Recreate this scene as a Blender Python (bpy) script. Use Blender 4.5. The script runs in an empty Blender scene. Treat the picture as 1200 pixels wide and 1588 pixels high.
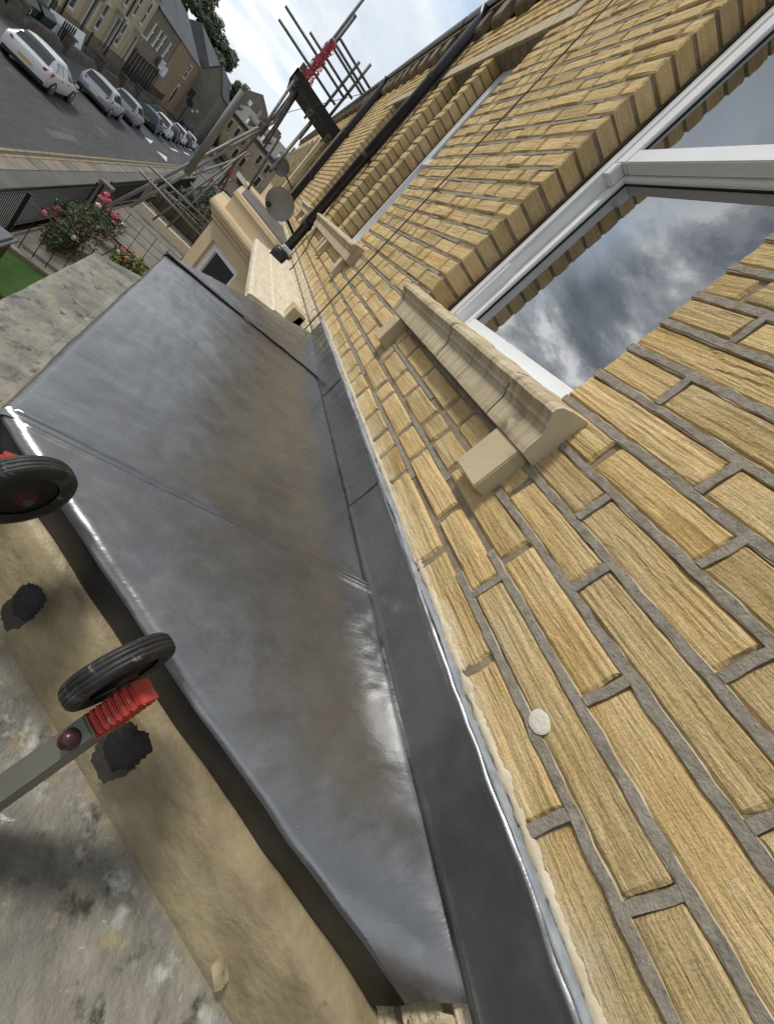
import bpy, bmesh, math, random
from mathutils import Vector, Matrix, noise
R = math.radians
sc = bpy.context.scene
# ------------------------------------------------------------------ camera, sky, sun, exposure
CAMP = Vector((0, .65, 0))
M = Matrix(((-0.22224326, -0.63202969, 0.74239235),
            (-0.63046323, -0.48766344, -0.60390437),
            (0.7437231, -0.60226476, -0.29009157)))      # columns: image right, image down, view direction
cam = bpy.data.cameras.new('camera'); co = bpy.data.objects.new('camera', cam); sc.collection.objects.link(co)
cx, cy, cz = M.col[0], M.col[1], M.col[2]
co.matrix_world = Matrix(((cx[0], -cy[0], -cz[0], CAMP[0]), (cx[1], -cy[1], -cz[1], CAMP[1]), (cx[2], -cy[2], -cz[2], CAMP[2]), (0, 0, 0, 1)))
cam.sensor_fit = 'VERTICAL'; cam.sensor_height = 36; cam.lens = 36 * 629.6 / 1588
cam.clip_start = .02; cam.clip_end = 3000
sc.camera = co
SUN = Vector((.30, .62, .80)).normalized()
w = bpy.data.worlds.new('World'); sc.world = w; w.use_nodes = True
nt = w.node_tree; nt.nodes.clear(); N = nt.nodes.new; L = nt.links.new
out = N('ShaderNodeOutputWorld'); bg = N('ShaderNodeBackground'); bg.inputs[1].default_value = .1
sky = N('ShaderNodeTexSky'); sky.sky_type = 'NISHITA'; sky.sun_disc = False
sky.sun_elevation = math.asin(SUN.z); sky.sun_rotation = math.atan2(SUN.x, SUN.y); sky.air_density = 1.2; sky.dust_density = 1.5
tc = N('ShaderNodeTexCoord'); sep = N('ShaderNodeSeparateXYZ'); L(tc.outputs['Generated'], sep.inputs[0])
def wm(op, a, b=None, c=None):
    n = N('ShaderNodeMath'); n.operation = op
    for i, v in enumerate((a, b, c)):
        if v is None: continue
        if isinstance(v, (int, float)): n.inputs[i].default_value = v
        else: L(v, n.inputs[i])
    return n.outputs[0]
zz = wm('ADD', wm('MAXIMUM', sep.outputs[2], 0.0), .22)
cb = N('ShaderNodeCombineXYZ'); L(wm('DIVIDE', sep.outputs[0], zz), cb.inputs[0]); L(wm('DIVIDE', sep.outputs[1], zz), cb.inputs[1])
def wnoise(scale, det, rough, loc=(0, 0, 0), scl=(1, 1, 1), dist=0):
    mp = N('ShaderNodeMapping'); mp.inputs[1].default_value = loc; mp.inputs[3].default_value = scl; L(cb.outputs[0], mp.inputs[0])
    n = N('ShaderNodeTexNoise'); n.inputs['Scale'].default_value = scale; n.inputs['Detail'].default_value = det
    n.inputs['Roughness'].default_value = rough; n.inputs['Distortion'].default_value = dist; L(mp.outputs[0], n.inputs[0]); return n.outputs[0]
def wramp(v, pts):
    r = N('ShaderNodeValToRGB'); e = r.color_ramp.elements
    while len(e) < len(pts): e.new(.5)
    for i, (p, c) in enumerate(pts): e[i].position = p; e[i].color = (*c, 1) if len(c) == 3 else c
    L(v, r.inputs[0]); return r.outputs[0]
cov = wramp(wnoise(1.0, 7, .58, (3.1, 1.7, 0), (1.1, .55, 1), .25), [(.35, (0, 0, 0)), (.50, (1, 1, 1))])
b0 = wramp(wnoise(.8, 9, .6, (1.3, 2.4, 0), (1.0, .6, 1), .3), [(.30, (3.8, 4.6, 5.8)), (.44, (5.7, 6.3, 7.0)), (.55, (7.6, 7.9, 8.2)), (.68, (9.0, 9.0, 9.1))])
# a heavier bank of grey cloud on the street side, with brighter gaps in it
dk = wramp(wnoise(1.9, 8, .62, (5.2, 8.1, 0), (1, 1, 1), .2), [(.30, (1.5, 1.7, 2.1)), (.42, (2.6, 2.9, 3.4)), (.50, (5.0, 5.3, 5.7)), (.57, (10, 10.1, 10.2))])
side = wm('MULTIPLY_ADD', sep.outputs[1], 8.0, -3.25)
sm = N('ShaderNodeMapRange'); sm.interpolation_type = 'SMOOTHSTEP'; L(side, sm.inputs[0]); sm.inputs[1].default_value = 0; sm.inputs[2].default_value = 1
bm_ = N('ShaderNodeMix'); bm_.data_type = 'RGBA'; L(sm.outputs[0], bm_.inputs[0]); L(b0, bm_.inputs[6]); L(dk, bm_.inputs[7]); bright = bm_.outputs[2]
hz = N('ShaderNodeMapRange'); hz.interpolation_type = 'SMOOTHSTEP'; L(sep.outputs[2], hz.inputs[0]); hz.inputs[1].default_value = .02; hz.inputs[2].default_value = .24; hz.inputs[3].default_value = 1; hz.inputs[4].default_value = 0
hm = N('ShaderNodeMix'); hm.data_type = 'RGBA'; L(wm('MULTIPLY', hz.outputs[0], .65), hm.inputs[0]); L(bright, hm.inputs[6]); hm.inputs[7].default_value = (8.0, 8.2, 8.4, 1); bright = hm.outputs[2]
ov = N('ShaderNodeMapRange'); ov.interpolation_type = 'SMOOTHSTEP'; L(sep.outputs[2], ov.inputs[0]); ov.inputs[1].default_value = .36; ov.inputs[2].default_value = .66
om = N('ShaderNodeMix'); om.data_type = 'RGBA'; om.blend_type = 'MULTIPLY'; L(ov.outputs[0], om.inputs[0]); L(bright, om.inputs[6]); om.inputs[7].default_value = (.50, .51, .53, 1); bright = om.outputs[2]
cov = wm('MAXIMUM', wm('MAXIMUM', cov, ov.outputs[0]), wm('MAXIMUM', wm('MULTIPLY', hz.outputs[0], .7), sm.outputs[0]))
skyc = N('ShaderNodeMix'); skyc.data_type = 'RGBA'; skyc.blend_type = 'MIX'; skyc.inputs[0].default_value = .6; L(sky.outputs[0], skyc.inputs[6]); skyc.inputs[7].default_value = (4.2, 5.6, 7.4, 1)
mx = N('ShaderNodeMix'); mx.data_type = 'RGBA'; L(cov, mx.inputs[0]); L(skyc.outputs[2], mx.inputs[6]); L(bright, mx.inputs[7])
L(mx.outputs[2], bg.inputs[0]); L(bg.outputs[0], out.inputs[0])
sd = bpy.data.lights.new('sun', 'SUN'); sd.energy = 2.1; sd.angle = R(11); sd.color = (1, .95, .86)
so = bpy.data.objects.new('sun', sd); sc.collection.objects.link(so); so.rotation_euler = (-SUN).to_track_quat('-Z', 'Y').to_euler()
sc.view_settings.view_transform = 'Standard'; sc.view_settings.look = 'None'; sc.view_settings.gamma = 1
sc.view_settings.use_curve_mapping = False; sc.view_settings.exposure = 0.38
sc.render.engine = 'CYCLES'; sc.cycles.max_bounces = 6

# ------------------------------------------------------------------ material helpers
MATS = {}
def mat(name, base, rough=.8, metal=0, var=None, scale=6, stretch=(1, 1, 1), bump=0, bscale=40, bstretch=None, rvar=0, spots=None, rnd=0, island=False, spec=.5, detail=6, coords='Object', ior=1.45, extra=None):
    m = bpy.data.materials.new(name); m.use_nodes = True; t = m.node_tree; n = t.nodes; l = t.links
    b = n['Principled BSDF']; b.inputs['Roughness'].default_value = rough; b.inputs['Metallic'].default_value = metal
    b.inputs['Specular IOR Level'].default_value = spec; b.inputs['IOR'].default_value = ior
    b.inputs['Base Color'].default_value = (*base, 1)
    tcn = n.new('ShaderNodeTexCoord'); geo = n.new('ShaderNodeNewGeometry')
    src = geo.outputs['Position'] if coords == 'World' else tcn.outputs[coords]
    def nz(sc_, st, dt=6, loc=(0, 0, 0)):
        mp = n.new('ShaderNodeMapping'); mp.inputs[3].default_value = st; mp.inputs[1].default_value = loc; l.new(src, mp.inputs[0])
        q = n.new('ShaderNodeTexNoise'); q.inputs['Scale'].default_value = sc_; q.inputs['Detail'].default_value = dt; q.inputs['Roughness'].default_value = .6
        l.new(mp.outputs[0], q.inputs[0]); return q.outputs[0]
    def ramp(v, pts):
        r = n.new('ShaderNodeValToRGB'); e = r.color_ramp.elements
        while len(e) < len(pts): e.new(.5)
        for i, (p, c) in enumerate(pts): e[i].position = p; e[i].color = (*c, 1)
        l.new(v, r.inputs[0]); return r.outputs[0]
    def mix(f, a, c, bt='MIX'):
        x = n.new('ShaderNodeMix'); x.data_type = 'RGBA'; x.blend_type = bt
        for s, v in ((0, f), (6, a), (7, c)):
            if isinstance(v, (int, float)): x.inputs[s].default_value = v
            elif isinstance(v, tuple): x.inputs[s].default_value = (*v, 1)
            else: l.new(v, x.inputs[s])
        return x.outputs[2]
    col = None
    if var:
        pts = [(.3 + .4 * i / (len(var) - 1), c) for i, c in enumerate(var)]
        col = ramp(nz(scale, stretch, detail), pts)
    if rnd:
        oi = n.new('ShaderNodeObjectInfo'); v = oi.outputs['Random']
        if island:
            a = n.new('ShaderNodeMath'); a.operation = 'ADD'; l.new(v, a.inputs[0]); l.new(geo.outputs['Random Per Island'], a.inputs[1])
            f = n.new('ShaderNodeMath'); f.operation = 'FRACT'; l.new(a.outputs[0], f.inputs[0]); v = f.outputs[0]
        tint = ramp(v, [(0, (1 - rnd, 1 - rnd, 1 - rnd * .9)), (.5, (1, 1, 1)), (1, (1 + rnd * .6, 1 + rnd * .45, 1 + rnd * .2))])
        col = mix(1.0, col if col else tuple(base), tint, 'MULTIPLY')
    if spots:
        for (c, sc2, lo, hi, st) in spots:
            f = ramp(nz(sc2, st, 7, (sc2, 1, 2)), [(lo, (0, 0, 0)), (hi, (1, 1, 1))])
            col = mix(f, col if col else tuple(base), c)
    if extra: col = extra(n, l, nz, ramp, mix, src, col, b)
    if col: l.new(col, b.inputs['Base Color'])
    if rvar:
        mr = n.new('ShaderNodeMapRange'); l.new(nz(bscale * .25, bstretch or stretch, 5), mr.inputs[0])
        mr.inputs[1].default_value = .3; mr.inputs[2].default_value = .7
        mr.inputs[3].default_value = max(.02, rough - rvar); mr.inputs[4].default_value = rough + rvar; l.new(mr.outputs[0], b.inputs['Roughness'])
    if bump:
        bp = n.new('ShaderNodeBump'); bp.inputs['Strength'].default_value = 1; bp.inputs['Distance'].default_value = bump
        l.new(nz(bscale, bstretch or (1, 1, 1), 8, (5, 5, 5)), bp.inputs['Height']); l.new(bp.outputs[0], b.inputs['Normal'])
    MATS[name] = m; return m

def stonex(n, l, nz, ramp, mix, src, col, b):
    # strata that wander: coordinates warped by a broad noise before the stretch
    wn = n.new('ShaderNodeTexNoise'); wn.inputs['Scale'].default_value = 7; wn.inputs['Detail'].default_value = 3; l.new(src, wn.inputs[0])
    vm = n.new('ShaderNodeVectorMath'); vm.operation = 'MULTIPLY_ADD'; l.new(wn.outputs[1], vm.inputs[0]); vm.inputs[1].default_value = (.016, .016, .014); l.new(src, vm.inputs[2])
    def wz(sc_, st, dt):
        mp = n.new('ShaderNodeMapping'); mp.inputs[3].default_value = st; l.new(vm.outputs[0], mp.inputs[0])
        q = n.new('ShaderNodeTexNoise'); q.inputs['Scale'].default_value = sc_; q.inputs['Detail'].default_value = dt; q.inputs['Roughness'].default_value = .65; l.new(mp.outputs[0], q.inputs[0]); return q.outputs[0]
    s1 = wz(7, (1, 1, 17), 6); s2 = wz(22, (1, 1, 9), 5); g = nz(230, (1, 1, 1.3), 4, (1, 1, 1)); k = nz(30, (1, 1, 1.6), 6, (6, 1, 1))
    f = ramp(s1, [(.34, (0, 0, 0)), (.5, (.5, .5, .5)), (.64, (1, 1, 1))])
    c = mix(f, mix(1.0, col, (.90, .87, .82), 'MULTIPLY'), mix(1.0, col, (1.06, 1.06, 1.08), 'MULTIPLY'))
    gr = ramp(g, [(.32, (.80, .79, .77)), (.5, (1, 1, 1)), (.68, (1.14, 1.14, 1.14))]); c = mix(1.0, c, gr, 'MULTIPLY')
    pk = ramp(k, [(.60, (0, 0, 0)), (.72, (.6, .6, .6))]); c = mix(pk, c, (.68, .59, .40))
    soot = ramp(nz(1.7, (1, 1, 1.8), 8, (3, 3, 8)), [(.54, (0, 0, 0)), (.78, (.45, .45, .45))]); c = mix(soot, c, (.33, .27, .17))
    pit = ramp(nz(95, (1, 1, 2.2), 3, (7, 3, 8)), [(.68, (0, 0, 0)), (.74, (.6, .6, .6))]); c = mix(pit, c, (.20, .14, .07))
    sz = n.new('ShaderNodeSeparateXYZ'); l.new(src, sz.inputs[0]); za = n.new('ShaderNodeMath'); za.operation = 'MULTIPLY_ADD'; l.new(nz(13, (1, 1, .6), 8, (2, 9, 1)), za.inputs[0]); za.inputs[1].default_value = .10; l.new(sz.outputs[2], za.inputs[2])
    lm = n.new('ShaderNodeMapRange'); l.new(za.outputs[0], lm.inputs[0]); lm.inputs[1].default_value = -.195; lm.inputs[2].default_value = -.245; lm.inputs[3].default_value = 0; lm.inputs[4].default_value = .75; c = mix(lm.outputs[0], c, (.72, .65, .49))
    def ma(op, x, y):
        m_ = n.new('ShaderNodeMath'); m_.operation = op
        for i, v in enumerate((x, y)):
            if isinstance(v, (int, float)): m_.inputs[i].default_value = v
            else: l.new(v, m_.inputs[i])
        return m_.outputs[0]
    h = ma('ADD', ma('ADD', ma('MULTIPLY', s1, .75), ma('MULTIPLY', s2, .35)), ma('ADD', ma('ADD', ma('MULTIPLY', g, .22), ma('MULTIPLY', nz(48, (7, 1, .8), 4, (9, 9, 1)), .22)), ma('MULTIPLY', k, .40)))
    bp = n.new('ShaderNodeBump'); bp.inputs['Strength'].default_value = 1; bp.inputs['Distance'].default_value = .0095; l.new(h, bp.inputs['Height']); l.new(bp.outputs[0], b.inputs['Normal'])
    return c
stoneM = mat('stone', (.40, .29, .14), .93, var=[(.50, .345, .145), (.61, .45, .215), (.68, .525, .285), (.56, .425, .215)], scale=4, stretch=(1.2, 1.2, 3), rnd=.17, island=True, spec=.15, coords='World', extra=stonex,
             spots=[((.56, .47, .31), 4, .60, .78, (1, 1, 2)), ((.40, .34, .20), 2.4, .58, .8, (1, 1, 1.5))])
paleEdgeM = mat('pale_mortar_edge', (.55, .48, .36), .95, var=[(.42, .34, .22), (.62, .56, .44)], scale=40, bump=.002, bscale=200, coords='World')
mortarM = mat('mortar', (.26, .245, .21), .95, var=[(.22, .195, .155), (.31, .28, .23), (.39, .355, .30)], scale=60, bump=.004, bscale=230, spots=[((.36, .31, .22), 12, .60, .7, (1, 1, 1)), ((.12, .11, .10), 260, .62, .7, (1, 1, 1))], spec=.15, coords='World')
mortarOldM = mat('mortar_old', (.24, .2, .14), .95, var=[(.17, .135, .10), (.34, .28, .19)], scale=20, bump=.003, bscale=120, spec=.15, coords='World')
sillM = mat('sill_stone', (.50, .41, .26), .85, var=[(.38, .31, .20), (.50, .42, .285), (.58, .51, .37)], scale=5, stretch=(6, 1, .6), bump=.0008, bscale=90, spec=.25, coords='World',
            spots=[((.24, .19, .12), 6, .52, .72, (12, .5, .5)), ((.15, .12, .085), 3, .56, .72, (6, 5, .7)), ((.60, .54, .40), 14, .60, .72, (1, 1, 1))])
brkM = mat('bracket_stone', (.50, .41, .26), .85, var=[(.47, .39, .25), (.54, .46, .31)], scale=8, bump=.0012, bscale=120, spec=.25, coords='World', spots=[((.36, .30, .19), 10, .60, .72, (1, 1, 1))])
paintM = mat('painted_masonry', (.56, .44, .29), .75, var=[(.52, .40, .25), (.58, .46, .30)], scale=3, bump=.0012, bscale=70, coords='World', spots=[((.42, .33, .22), 4, .62, .8, (1, 1, 1))])
creamM = mat('weathered_cream', (.66, .60, .47), .85, var=[(.54, .48, .36), (.72, .66, .53)], scale=8, stretch=(1, 3, 1), bump=.002, bscale=60, coords='World', spots=[((.38, .34, .26), 12, .58, .75, (.4, 2, 1))])
def leadx(k):
    def f(n, l, nz, ramp, mix, src, col, b):
        c = ramp(nz(2.6, (1, 1, 1), 9), [(.3, tuple(v * k for v in (.35, .355, .365))), (.5, tuple(v * k for v in (.43, .435, .445))), (.7, tuple(v * k for v in (.52, .525, .54)))])
        st = ramp(nz(4.0, (1.6, .6, 1), 7, (9, 2, 0)), [(.50, (0, 0, 0)), (.70, (.3, .3, .3))])
        c = mix(st, c, tuple(v * k for v in (.35, .355, .36)))
        bl = ramp(nz(34, (1, .8, 1), 8, (2, 1, 5)), [(.44, (0, 0, 0)), (.66, (.16, .16, .16))]); c = mix(bl, c, tuple(v * k for v in (.70, .71, .72)))
        st2 = ramp(nz(11, (1, .5, 1), 7, (2, 7, 0)), [(.54, (0, 0, 0)), (.74, (.30, .30, .30))])
        c = mix(st2, c, tuple(v * k for v in (.25, .25, .26)))
        for (rx, ry, ofs, th) in ((.35, 14, 3, .70), (11, .5, 6, .72)):
            sx = ramp(nz(16, (rx, ry, 1), 3, (ofs, 8, 1)), [(th, (0, 0, 0)), (th + .04, (.35, .35, .35))])
            c = mix(sx, c, tuple(min(.75, v * k) for v in (.62, .62, .64)))
        fl = ramp(nz(170, (1, 1, 1), 2, (1, 8, 1)), [(.75, (0, 0, 0)), (.79, (.7, .7, .7))])
        c = mix(fl, c, (.7, .7, .72))
        r1 = ramp(nz(16, (1, .7, 1), 10, (4, 4, 4)), [(.38, (.24, .24, .24)), (.62, (.35, .35, .35))])
        l.new(r1, b.inputs['Roughness'])
        return c
    return f
leadM = mat('lead', (.3, .3, .31), .33, metal=.80, extra=leadx(.54), bump=.0013, bscale=20, bstretch=(1.8, .8, 1), coords='World')
leadFM = mat('lead_flashing', (.3, .3, .31), .40, metal=.85, extra=leadx(.46), bump=.0022, bscale=9, bstretch=(1, 1, 1), coords='World')
leadDM = mat('lead_dark', (.05, .05, .053), .42, metal=.75, var=[(.03, .03, .032), (.075, .075, .078)], scale=9, bump=.001, bscale=20, coords='World')  # much darker lead colour for the turned-down drop faces of the panels
leadOldM = mat('lead_weathered', (.18, .18, .185), .5, metal=.7, var=[(.13, .13, .135), (.22, .22, .225)], scale=4, bump=.001, bscale=30, coords='World')
sealM = mat('sealant', (.27, .30, .33), .5, bump=.002, bscale=80, coords='World', var=[(.17, .20, .23), (.36, .38, .40)], scale=30)
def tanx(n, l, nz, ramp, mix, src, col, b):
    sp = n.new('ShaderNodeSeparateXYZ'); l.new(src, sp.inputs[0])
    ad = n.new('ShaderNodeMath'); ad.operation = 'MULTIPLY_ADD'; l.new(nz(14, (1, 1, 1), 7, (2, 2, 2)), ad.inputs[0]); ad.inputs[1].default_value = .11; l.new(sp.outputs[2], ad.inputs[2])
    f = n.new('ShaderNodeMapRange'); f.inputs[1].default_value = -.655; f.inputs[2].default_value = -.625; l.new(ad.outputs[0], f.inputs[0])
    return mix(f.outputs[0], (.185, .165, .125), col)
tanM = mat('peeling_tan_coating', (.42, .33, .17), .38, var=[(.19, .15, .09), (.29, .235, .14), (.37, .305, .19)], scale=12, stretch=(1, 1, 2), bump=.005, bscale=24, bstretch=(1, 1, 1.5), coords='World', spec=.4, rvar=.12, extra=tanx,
           spots=[((.24, .20, .14), 9, .58, .72, (1, 1, 1)), ((.10, .085, .06), 30, .68, .76, (1, 1, 1))])
def slabx(n, l, nz, ramp, mix, src, col, b):
    d = n.new('ShaderNodeVectorMath'); d.operation = 'DOT_PRODUCT'; l.new(src, d.inputs[0]); d.inputs[1].default_value = (1, -1, 0)
    m1 = n.new('ShaderNodeMapRange'); m1.interpolation_type = 'SMOOTHSTEP'; l.new(d.outputs['Value'], m1.inputs[0]); m1.inputs[1].default_value = -.215; m1.inputs[2].default_value = -.16
    m2 = n.new('ShaderNodeMapRange'); m2.interpolation_type = 'SMOOTHSTEP'; l.new(d.outputs['Value'], m2.inputs[0]); m2.inputs[1].default_value = -.125; m2.inputs[2].default_value = -.155
    f = n.new('ShaderNodeMath'); f.operation = 'MULTIPLY'; l.new(m1.outputs[0], f.inputs[0]); l.new(m2.outputs[0], f.inputs[1])
    g = n.new('ShaderNodeMath'); g.operation = 'MULTIPLY'; l.new(f.outputs[0], g.inputs[0]); l.new(ramp(nz(38, (1, 1, 1), 8, (4, 1, 1)), [(.52, (0, 0, 0)), (.66, (.8, .8, .8))]), g.inputs[1])
    c = mix(g.outputs[0], col, (.50, .50, .48))
    e = n.new('ShaderNodeMapRange'); l.new(d.outputs['Value'], e.inputs[0]); e.inputs[1].default_value = -.14; e.inputs[2].default_value = -.118
    h = n.new('ShaderNodeMath'); h.operation = 'MULTIPLY'; l.new(e.outputs[0], h.inputs[0]); l.new(ramp(nz(26, (1, 1, 1), 8, (1, 4, 1)), [(.40, (0, 0, 0)), (.55, (1, 1, 1))]), h.inputs[1])
    sp = n.new('ShaderNodeSeparateXYZ'); l.new(src, sp.inputs[0]); q = n.new('ShaderNodeMapRange'); l.new(sp.outputs[0], q.inputs[0]); q.inputs[1].default_value = .62; q.inputs[2].default_value = .55
    h2 = n.new('ShaderNodeMath'); h2.operation = 'MULTIPLY'; l.new(h.outputs[0], h2.inputs[0]); l.new(q.outputs[0], h2.inputs[1])
    return mix(h2.outputs[0], c, (.27, .22, .13))
slabM = mat('grey_weathered_mortar', (.19, .18, .155), .55, extra=slabx, var=[(.095, .09, .08), (.17, .165, .145), (.25, .235, .195), (.33, .32, .29)], scale=9, bump=.0045, bscale=60, coords='World', rvar=.18, spec=.5, detail=12,
            spots=[((.30, .25, .16), 19, .58, .66, (1, 1, 1)), ((.05, .048, .043), 24, .56, .68, (1, 1, 1)), ((.52, .52, .50), 60, .66, .72, (1.4, .7, 1)), ((.33, .33, .31), 9, .60, .78, (1, 1, 1))])
bitM = mat('bitumen', (.012, .012, .013), .22, bump=.008, bscale=110, coords='World')
bitSM = mat('bitumen_smear', (.055, .05, .043), .6, bump=.003, bscale=60, coords='World')
upvcM = mat('white_upvc', (.76, .78, .80), .3, bump=.0001, bscale=10, var=[(.72, .74, .76), (.80, .82, .84)], scale=3)
gasketM = mat('black_gasket', (.015, .015, .015), .6)
brownM = mat('brown_timber', (.055, .032, .026), .8, var=[(.04, .025, .02), (.075, .045, .035)], scale=8)
glassM = mat('window_glass', (.010, .012, .013), .012, ior=5.0, spec=.5, bump=.0008, bscale=1.2)
farGlassM = mat('far_window_glass', (.02, .022, .025), .08, ior=1.8)
rubM = mat('tyre_rubber', (.018, .018, .019), .5, var=[(.012, .012, .013), (.03, .03, .03)], scale=20, bump=.0008, bscale=120, coords='World', spots=[((.20, .195, .19), 50, .60, .68, (.6, .6, 3)), ((.09, .085, .08), 25, .55, .7, (1, 1, 1))])
redM = mat('red_plastic', (.5, .05, .04), .5, var=[(.36, .03, .025), (.56, .10, .08)], scale=35, bump=.0006, bscale=200, coords='World', spots=[((.5, .38, .30), 60, .60, .70, (1, 1, 1)), ((.10, .03, .03), 90, .64, .72, (1, 1, 1))])
aluM = mat('painted_grey_rail', (.17, .175, .15), .5, metal=.25, var=[(.13, .13, .11), (.20, .20, .17)], scale=10, stretch=(1, 1, .3), bump=.0006, bscale=90, spots=[((.05, .035, .03), 22, .68, .72, (1, 1, .12))])
boltM = mat('bolt_plastic', (.05, .018, .022), .3)
pipeM = mat('dark_pipe_paint', (.018, .016, .024), .35, bump=.0008, bscale=40, var=[(.012, .012, .018), (.035, .028, .035)], scale=5)
blackM = mat('black_paint', (.012, .012, .013), .4)
dishM = mat('dish_grey', (.28, .28, .28), .55, var=[(.22, .22, .22), (.34, .34, .34)], scale=6, bump=.0005, bscale=60)
steelM = mat('galvanised_tube', (.2, .2, .2), .6, metal=.35, var=[(.15, .15, .15), (.26, .26, .26)], scale=5)
postM = mat('matt_grey_post', (.15, .155, .155), .75, var=[(.12, .12, .12), (.19, .19, .19)], scale=3)
steelDM = mat('dull_tube', (.12, .12, .115), .6, metal=.4, var=[(.07, .07, .07), (.17, .17, .16)], scale=6)
boardM = mat('scaffold_board', (.035, .032, .03), .85, var=[(.02, .019, .018), (.055, .05, .045)], scale=4, stretch=(1, .2, 4))
netM = mat('red_netting', (.42, .04, .06), .7, var=[(.32, .03, .045), (.50, .08, .10)], scale=9)

# ------------------------------------------------------------------ object helpers
COL = sc.collection
WM = {}; LOCAL = [False]
def meshobj(name, V, F, m, parent=None, smooth=False, loc=(0, 0, 0)):
    me = bpy.data.meshes.new(name); me.from_pydata([tuple(v) for v in V], [], F); me.update()
    if isinstance(m, (list, tuple)):
        for q in m: me.materials.append(q)
    elif m: me.materials.append(m)
    if smooth: me.polygons.foreach_set('use_smooth', [True] * len(me.polygons))
    o = bpy.data.objects.new(name, me); o.location = loc; COL.objects.link(o)
    WM[o.name] = Matrix.Translation(loc)
    if parent:
        o.parent = parent
        if not LOCAL[0]: o.matrix_parent_inverse = WM[parent.name].inverted()
    return o
def tag(o, label, cat, group=None, kind=None):
    if label: o['label'] = label
    if cat: o['category'] = cat
    if group: o['group'] = group
    if kind: o['kind'] = kind
    return o
def thing(name, label, cat, loc=(0, 0, 0), group=None, rz=0):
    o = bpy.data.objects.new(name, None); o.location = loc; o.rotation_euler = (0, 0, rz); o.empty_display_size = .1; COL.objects.link(o)
    WM[o.name] = Matrix.Translation(loc) @ Matrix.Rotation(rz, 4, 'Z')
    return tag(o, label, cat, group)
class MB:
    def __init__(s): s.V = []; s.F = []; s.mi = []
    def add(s, V, F, mi=0):
        k = len(s.V); s.V += [Vector(v) for v in V]; s.F += [tuple(i + k for i in f) for f in F]; s.mi += [mi] * len(F)
    def box(s, x0, x1, y0, y1, z0, z1, mi=0, rot=None, piv=None):
        V = [Vector((x, y, z)) for x in (x0, x1) for y in (y0, y1) for z in (z0, z1)]
        if rot: piv = Vector(piv); V = [rot @ (v - piv) + piv for v in V]
        s.add(V, [(0, 1, 3, 2), (4, 6, 7, 5), (0, 4, 5, 1), (2, 3, 7, 6), (0, 2, 6, 4), (1, 5, 7, 3)], mi)
    def obox(s, c, ax, ay, az, mi=0):                     # oriented box: centre and three half-axis vectors
        c = Vector(c); V = [c + Vector(ax) * i + Vector(ay) * j + Vector(az) * k for i in (-1, 1) for j in (-1, 1) for k in (-1, 1)]
        s.add(V, [(0, 1, 3, 2), (4, 6, 7, 5), (0, 4, 5, 1), (2, 3, 7, 6), (0, 2, 6, 4), (1, 5, 7, 3)], mi)
    def tube(s, pts, r, n=10, mi=0, cap=True, rads=None):
        pts = [Vector(p) for p in pts]; rings = []
        for i, p in enumerate(pts):
            d = (pts[min(i + 1, len(pts) - 1)] - pts[max(i - 1, 0)]).normalized()
            a = d.cross(Vector((0, 0, 1)));
            if a.length < .1: a = d.cross(Vector((1, 0, 0)))
            a.normalize(); b = d.cross(a); rr = rads[i] if rads else r
            rings.append([p + (a * math.cos(t) + b * math.sin(t)) * rr for t in [2 * math.pi * k / n for k in range(n)]])
        V = [v for q in rings for v in q]; F = []
        for i in range(len(rings) - 1):
            for k in range(n): F.append((i * n + k, i * n + (k + 1) % n, (i + 1) * n + (k + 1) % n, (i + 1) * n + k))
        if cap: F.append(tuple(range(n))[::-1]); F.append(tuple((len(rings) - 1) * n + k for k in range(n)))
        s.add(V, F, mi)
    def lathe(s, o, ax, prof, n=32, mi=0):                # prof: (radius, offset along axis)
        o = Vector(o); ax = Vector(ax).normalized(); a = ax.cross(Vector((0, 0, 1)))
        if a.length < .1: a = ax.cross(Vector((1, 0, 0)))
        a.normalize(); b = ax.cross(a); V = []; F = []
        for r_, h in prof: V += [o + ax * h + (a * math.cos(2 * math.pi * k / n) + b * math.sin(2 * math.pi * k / n)) * r_ for k in range(n)]
        for i in range(len(prof) - 1):
            for k in range(n): F.append((i * n + k, i * n + (k + 1) % n, (i + 1) * n + (k + 1) % n, (i + 1) * n + k))
        s.add(V, F, mi)
    def prism(s, poly, d, mi=0):                          # polygon of 3-D points pushed along d
        n = len(poly); d = Vector(d); V = [Vector(p) for p in poly] + [Vector(p) + d for p in poly]
        s.add(V, [tuple(range(n))[::-1], tuple(range(n, 2 * n))] + [(i, (i + 1) % n, n + (i + 1) % n, n + i) for i in range(n)], mi)
    def obj(s, name, m, parent=None, smooth=False, loc=(0, 0, 0), bevel=0):
        o = meshobj(name, s.V, s.F, m, parent, smooth, loc)
        bm = bmesh.new(); bm.from_mesh(o.data); bmesh.ops.recalc_face_normals(bm, faces=bm.faces)
        if bevel: bmesh.ops.bevel(bm, geom=[e for e in bm.edges if len(e.link_faces) == 2 and e.calc_face_angle(0) > .6], offset=bevel, segments=2, affect='EDGES', clamp_overlap=True)
        elif isinstance(m, (list, tuple)):
            bm.faces.ensure_lookup_table()
            for f, q in zip(bm.faces, s.mi): f.material_index = q
        bm.to_mesh(o.data); bm.free(); return o
def grid(nu, nv, fn, close=False):
    V = [fn(i / nu, j / nv) for j in range(nv + 1) for i in range(nu + 1)]
    F = [(j * (nu + 1) + i, j * (nu + 1) + i + 1, (j + 1) * (nu + 1) + i + 1, (j + 1) * (nu + 1) + i) for j in range(nv) for i in range(nu)]
    return V, F
def nz3(x, y, z, s=1): return noise.noise(Vector((x * s, y * s, z * s)))
def pxsize(P):                                            # pixels per metre at P (only to choose mesh density)
    d = (Vector(P) - CAMP).dot(cz); return 406 / max(d, .2)
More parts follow.
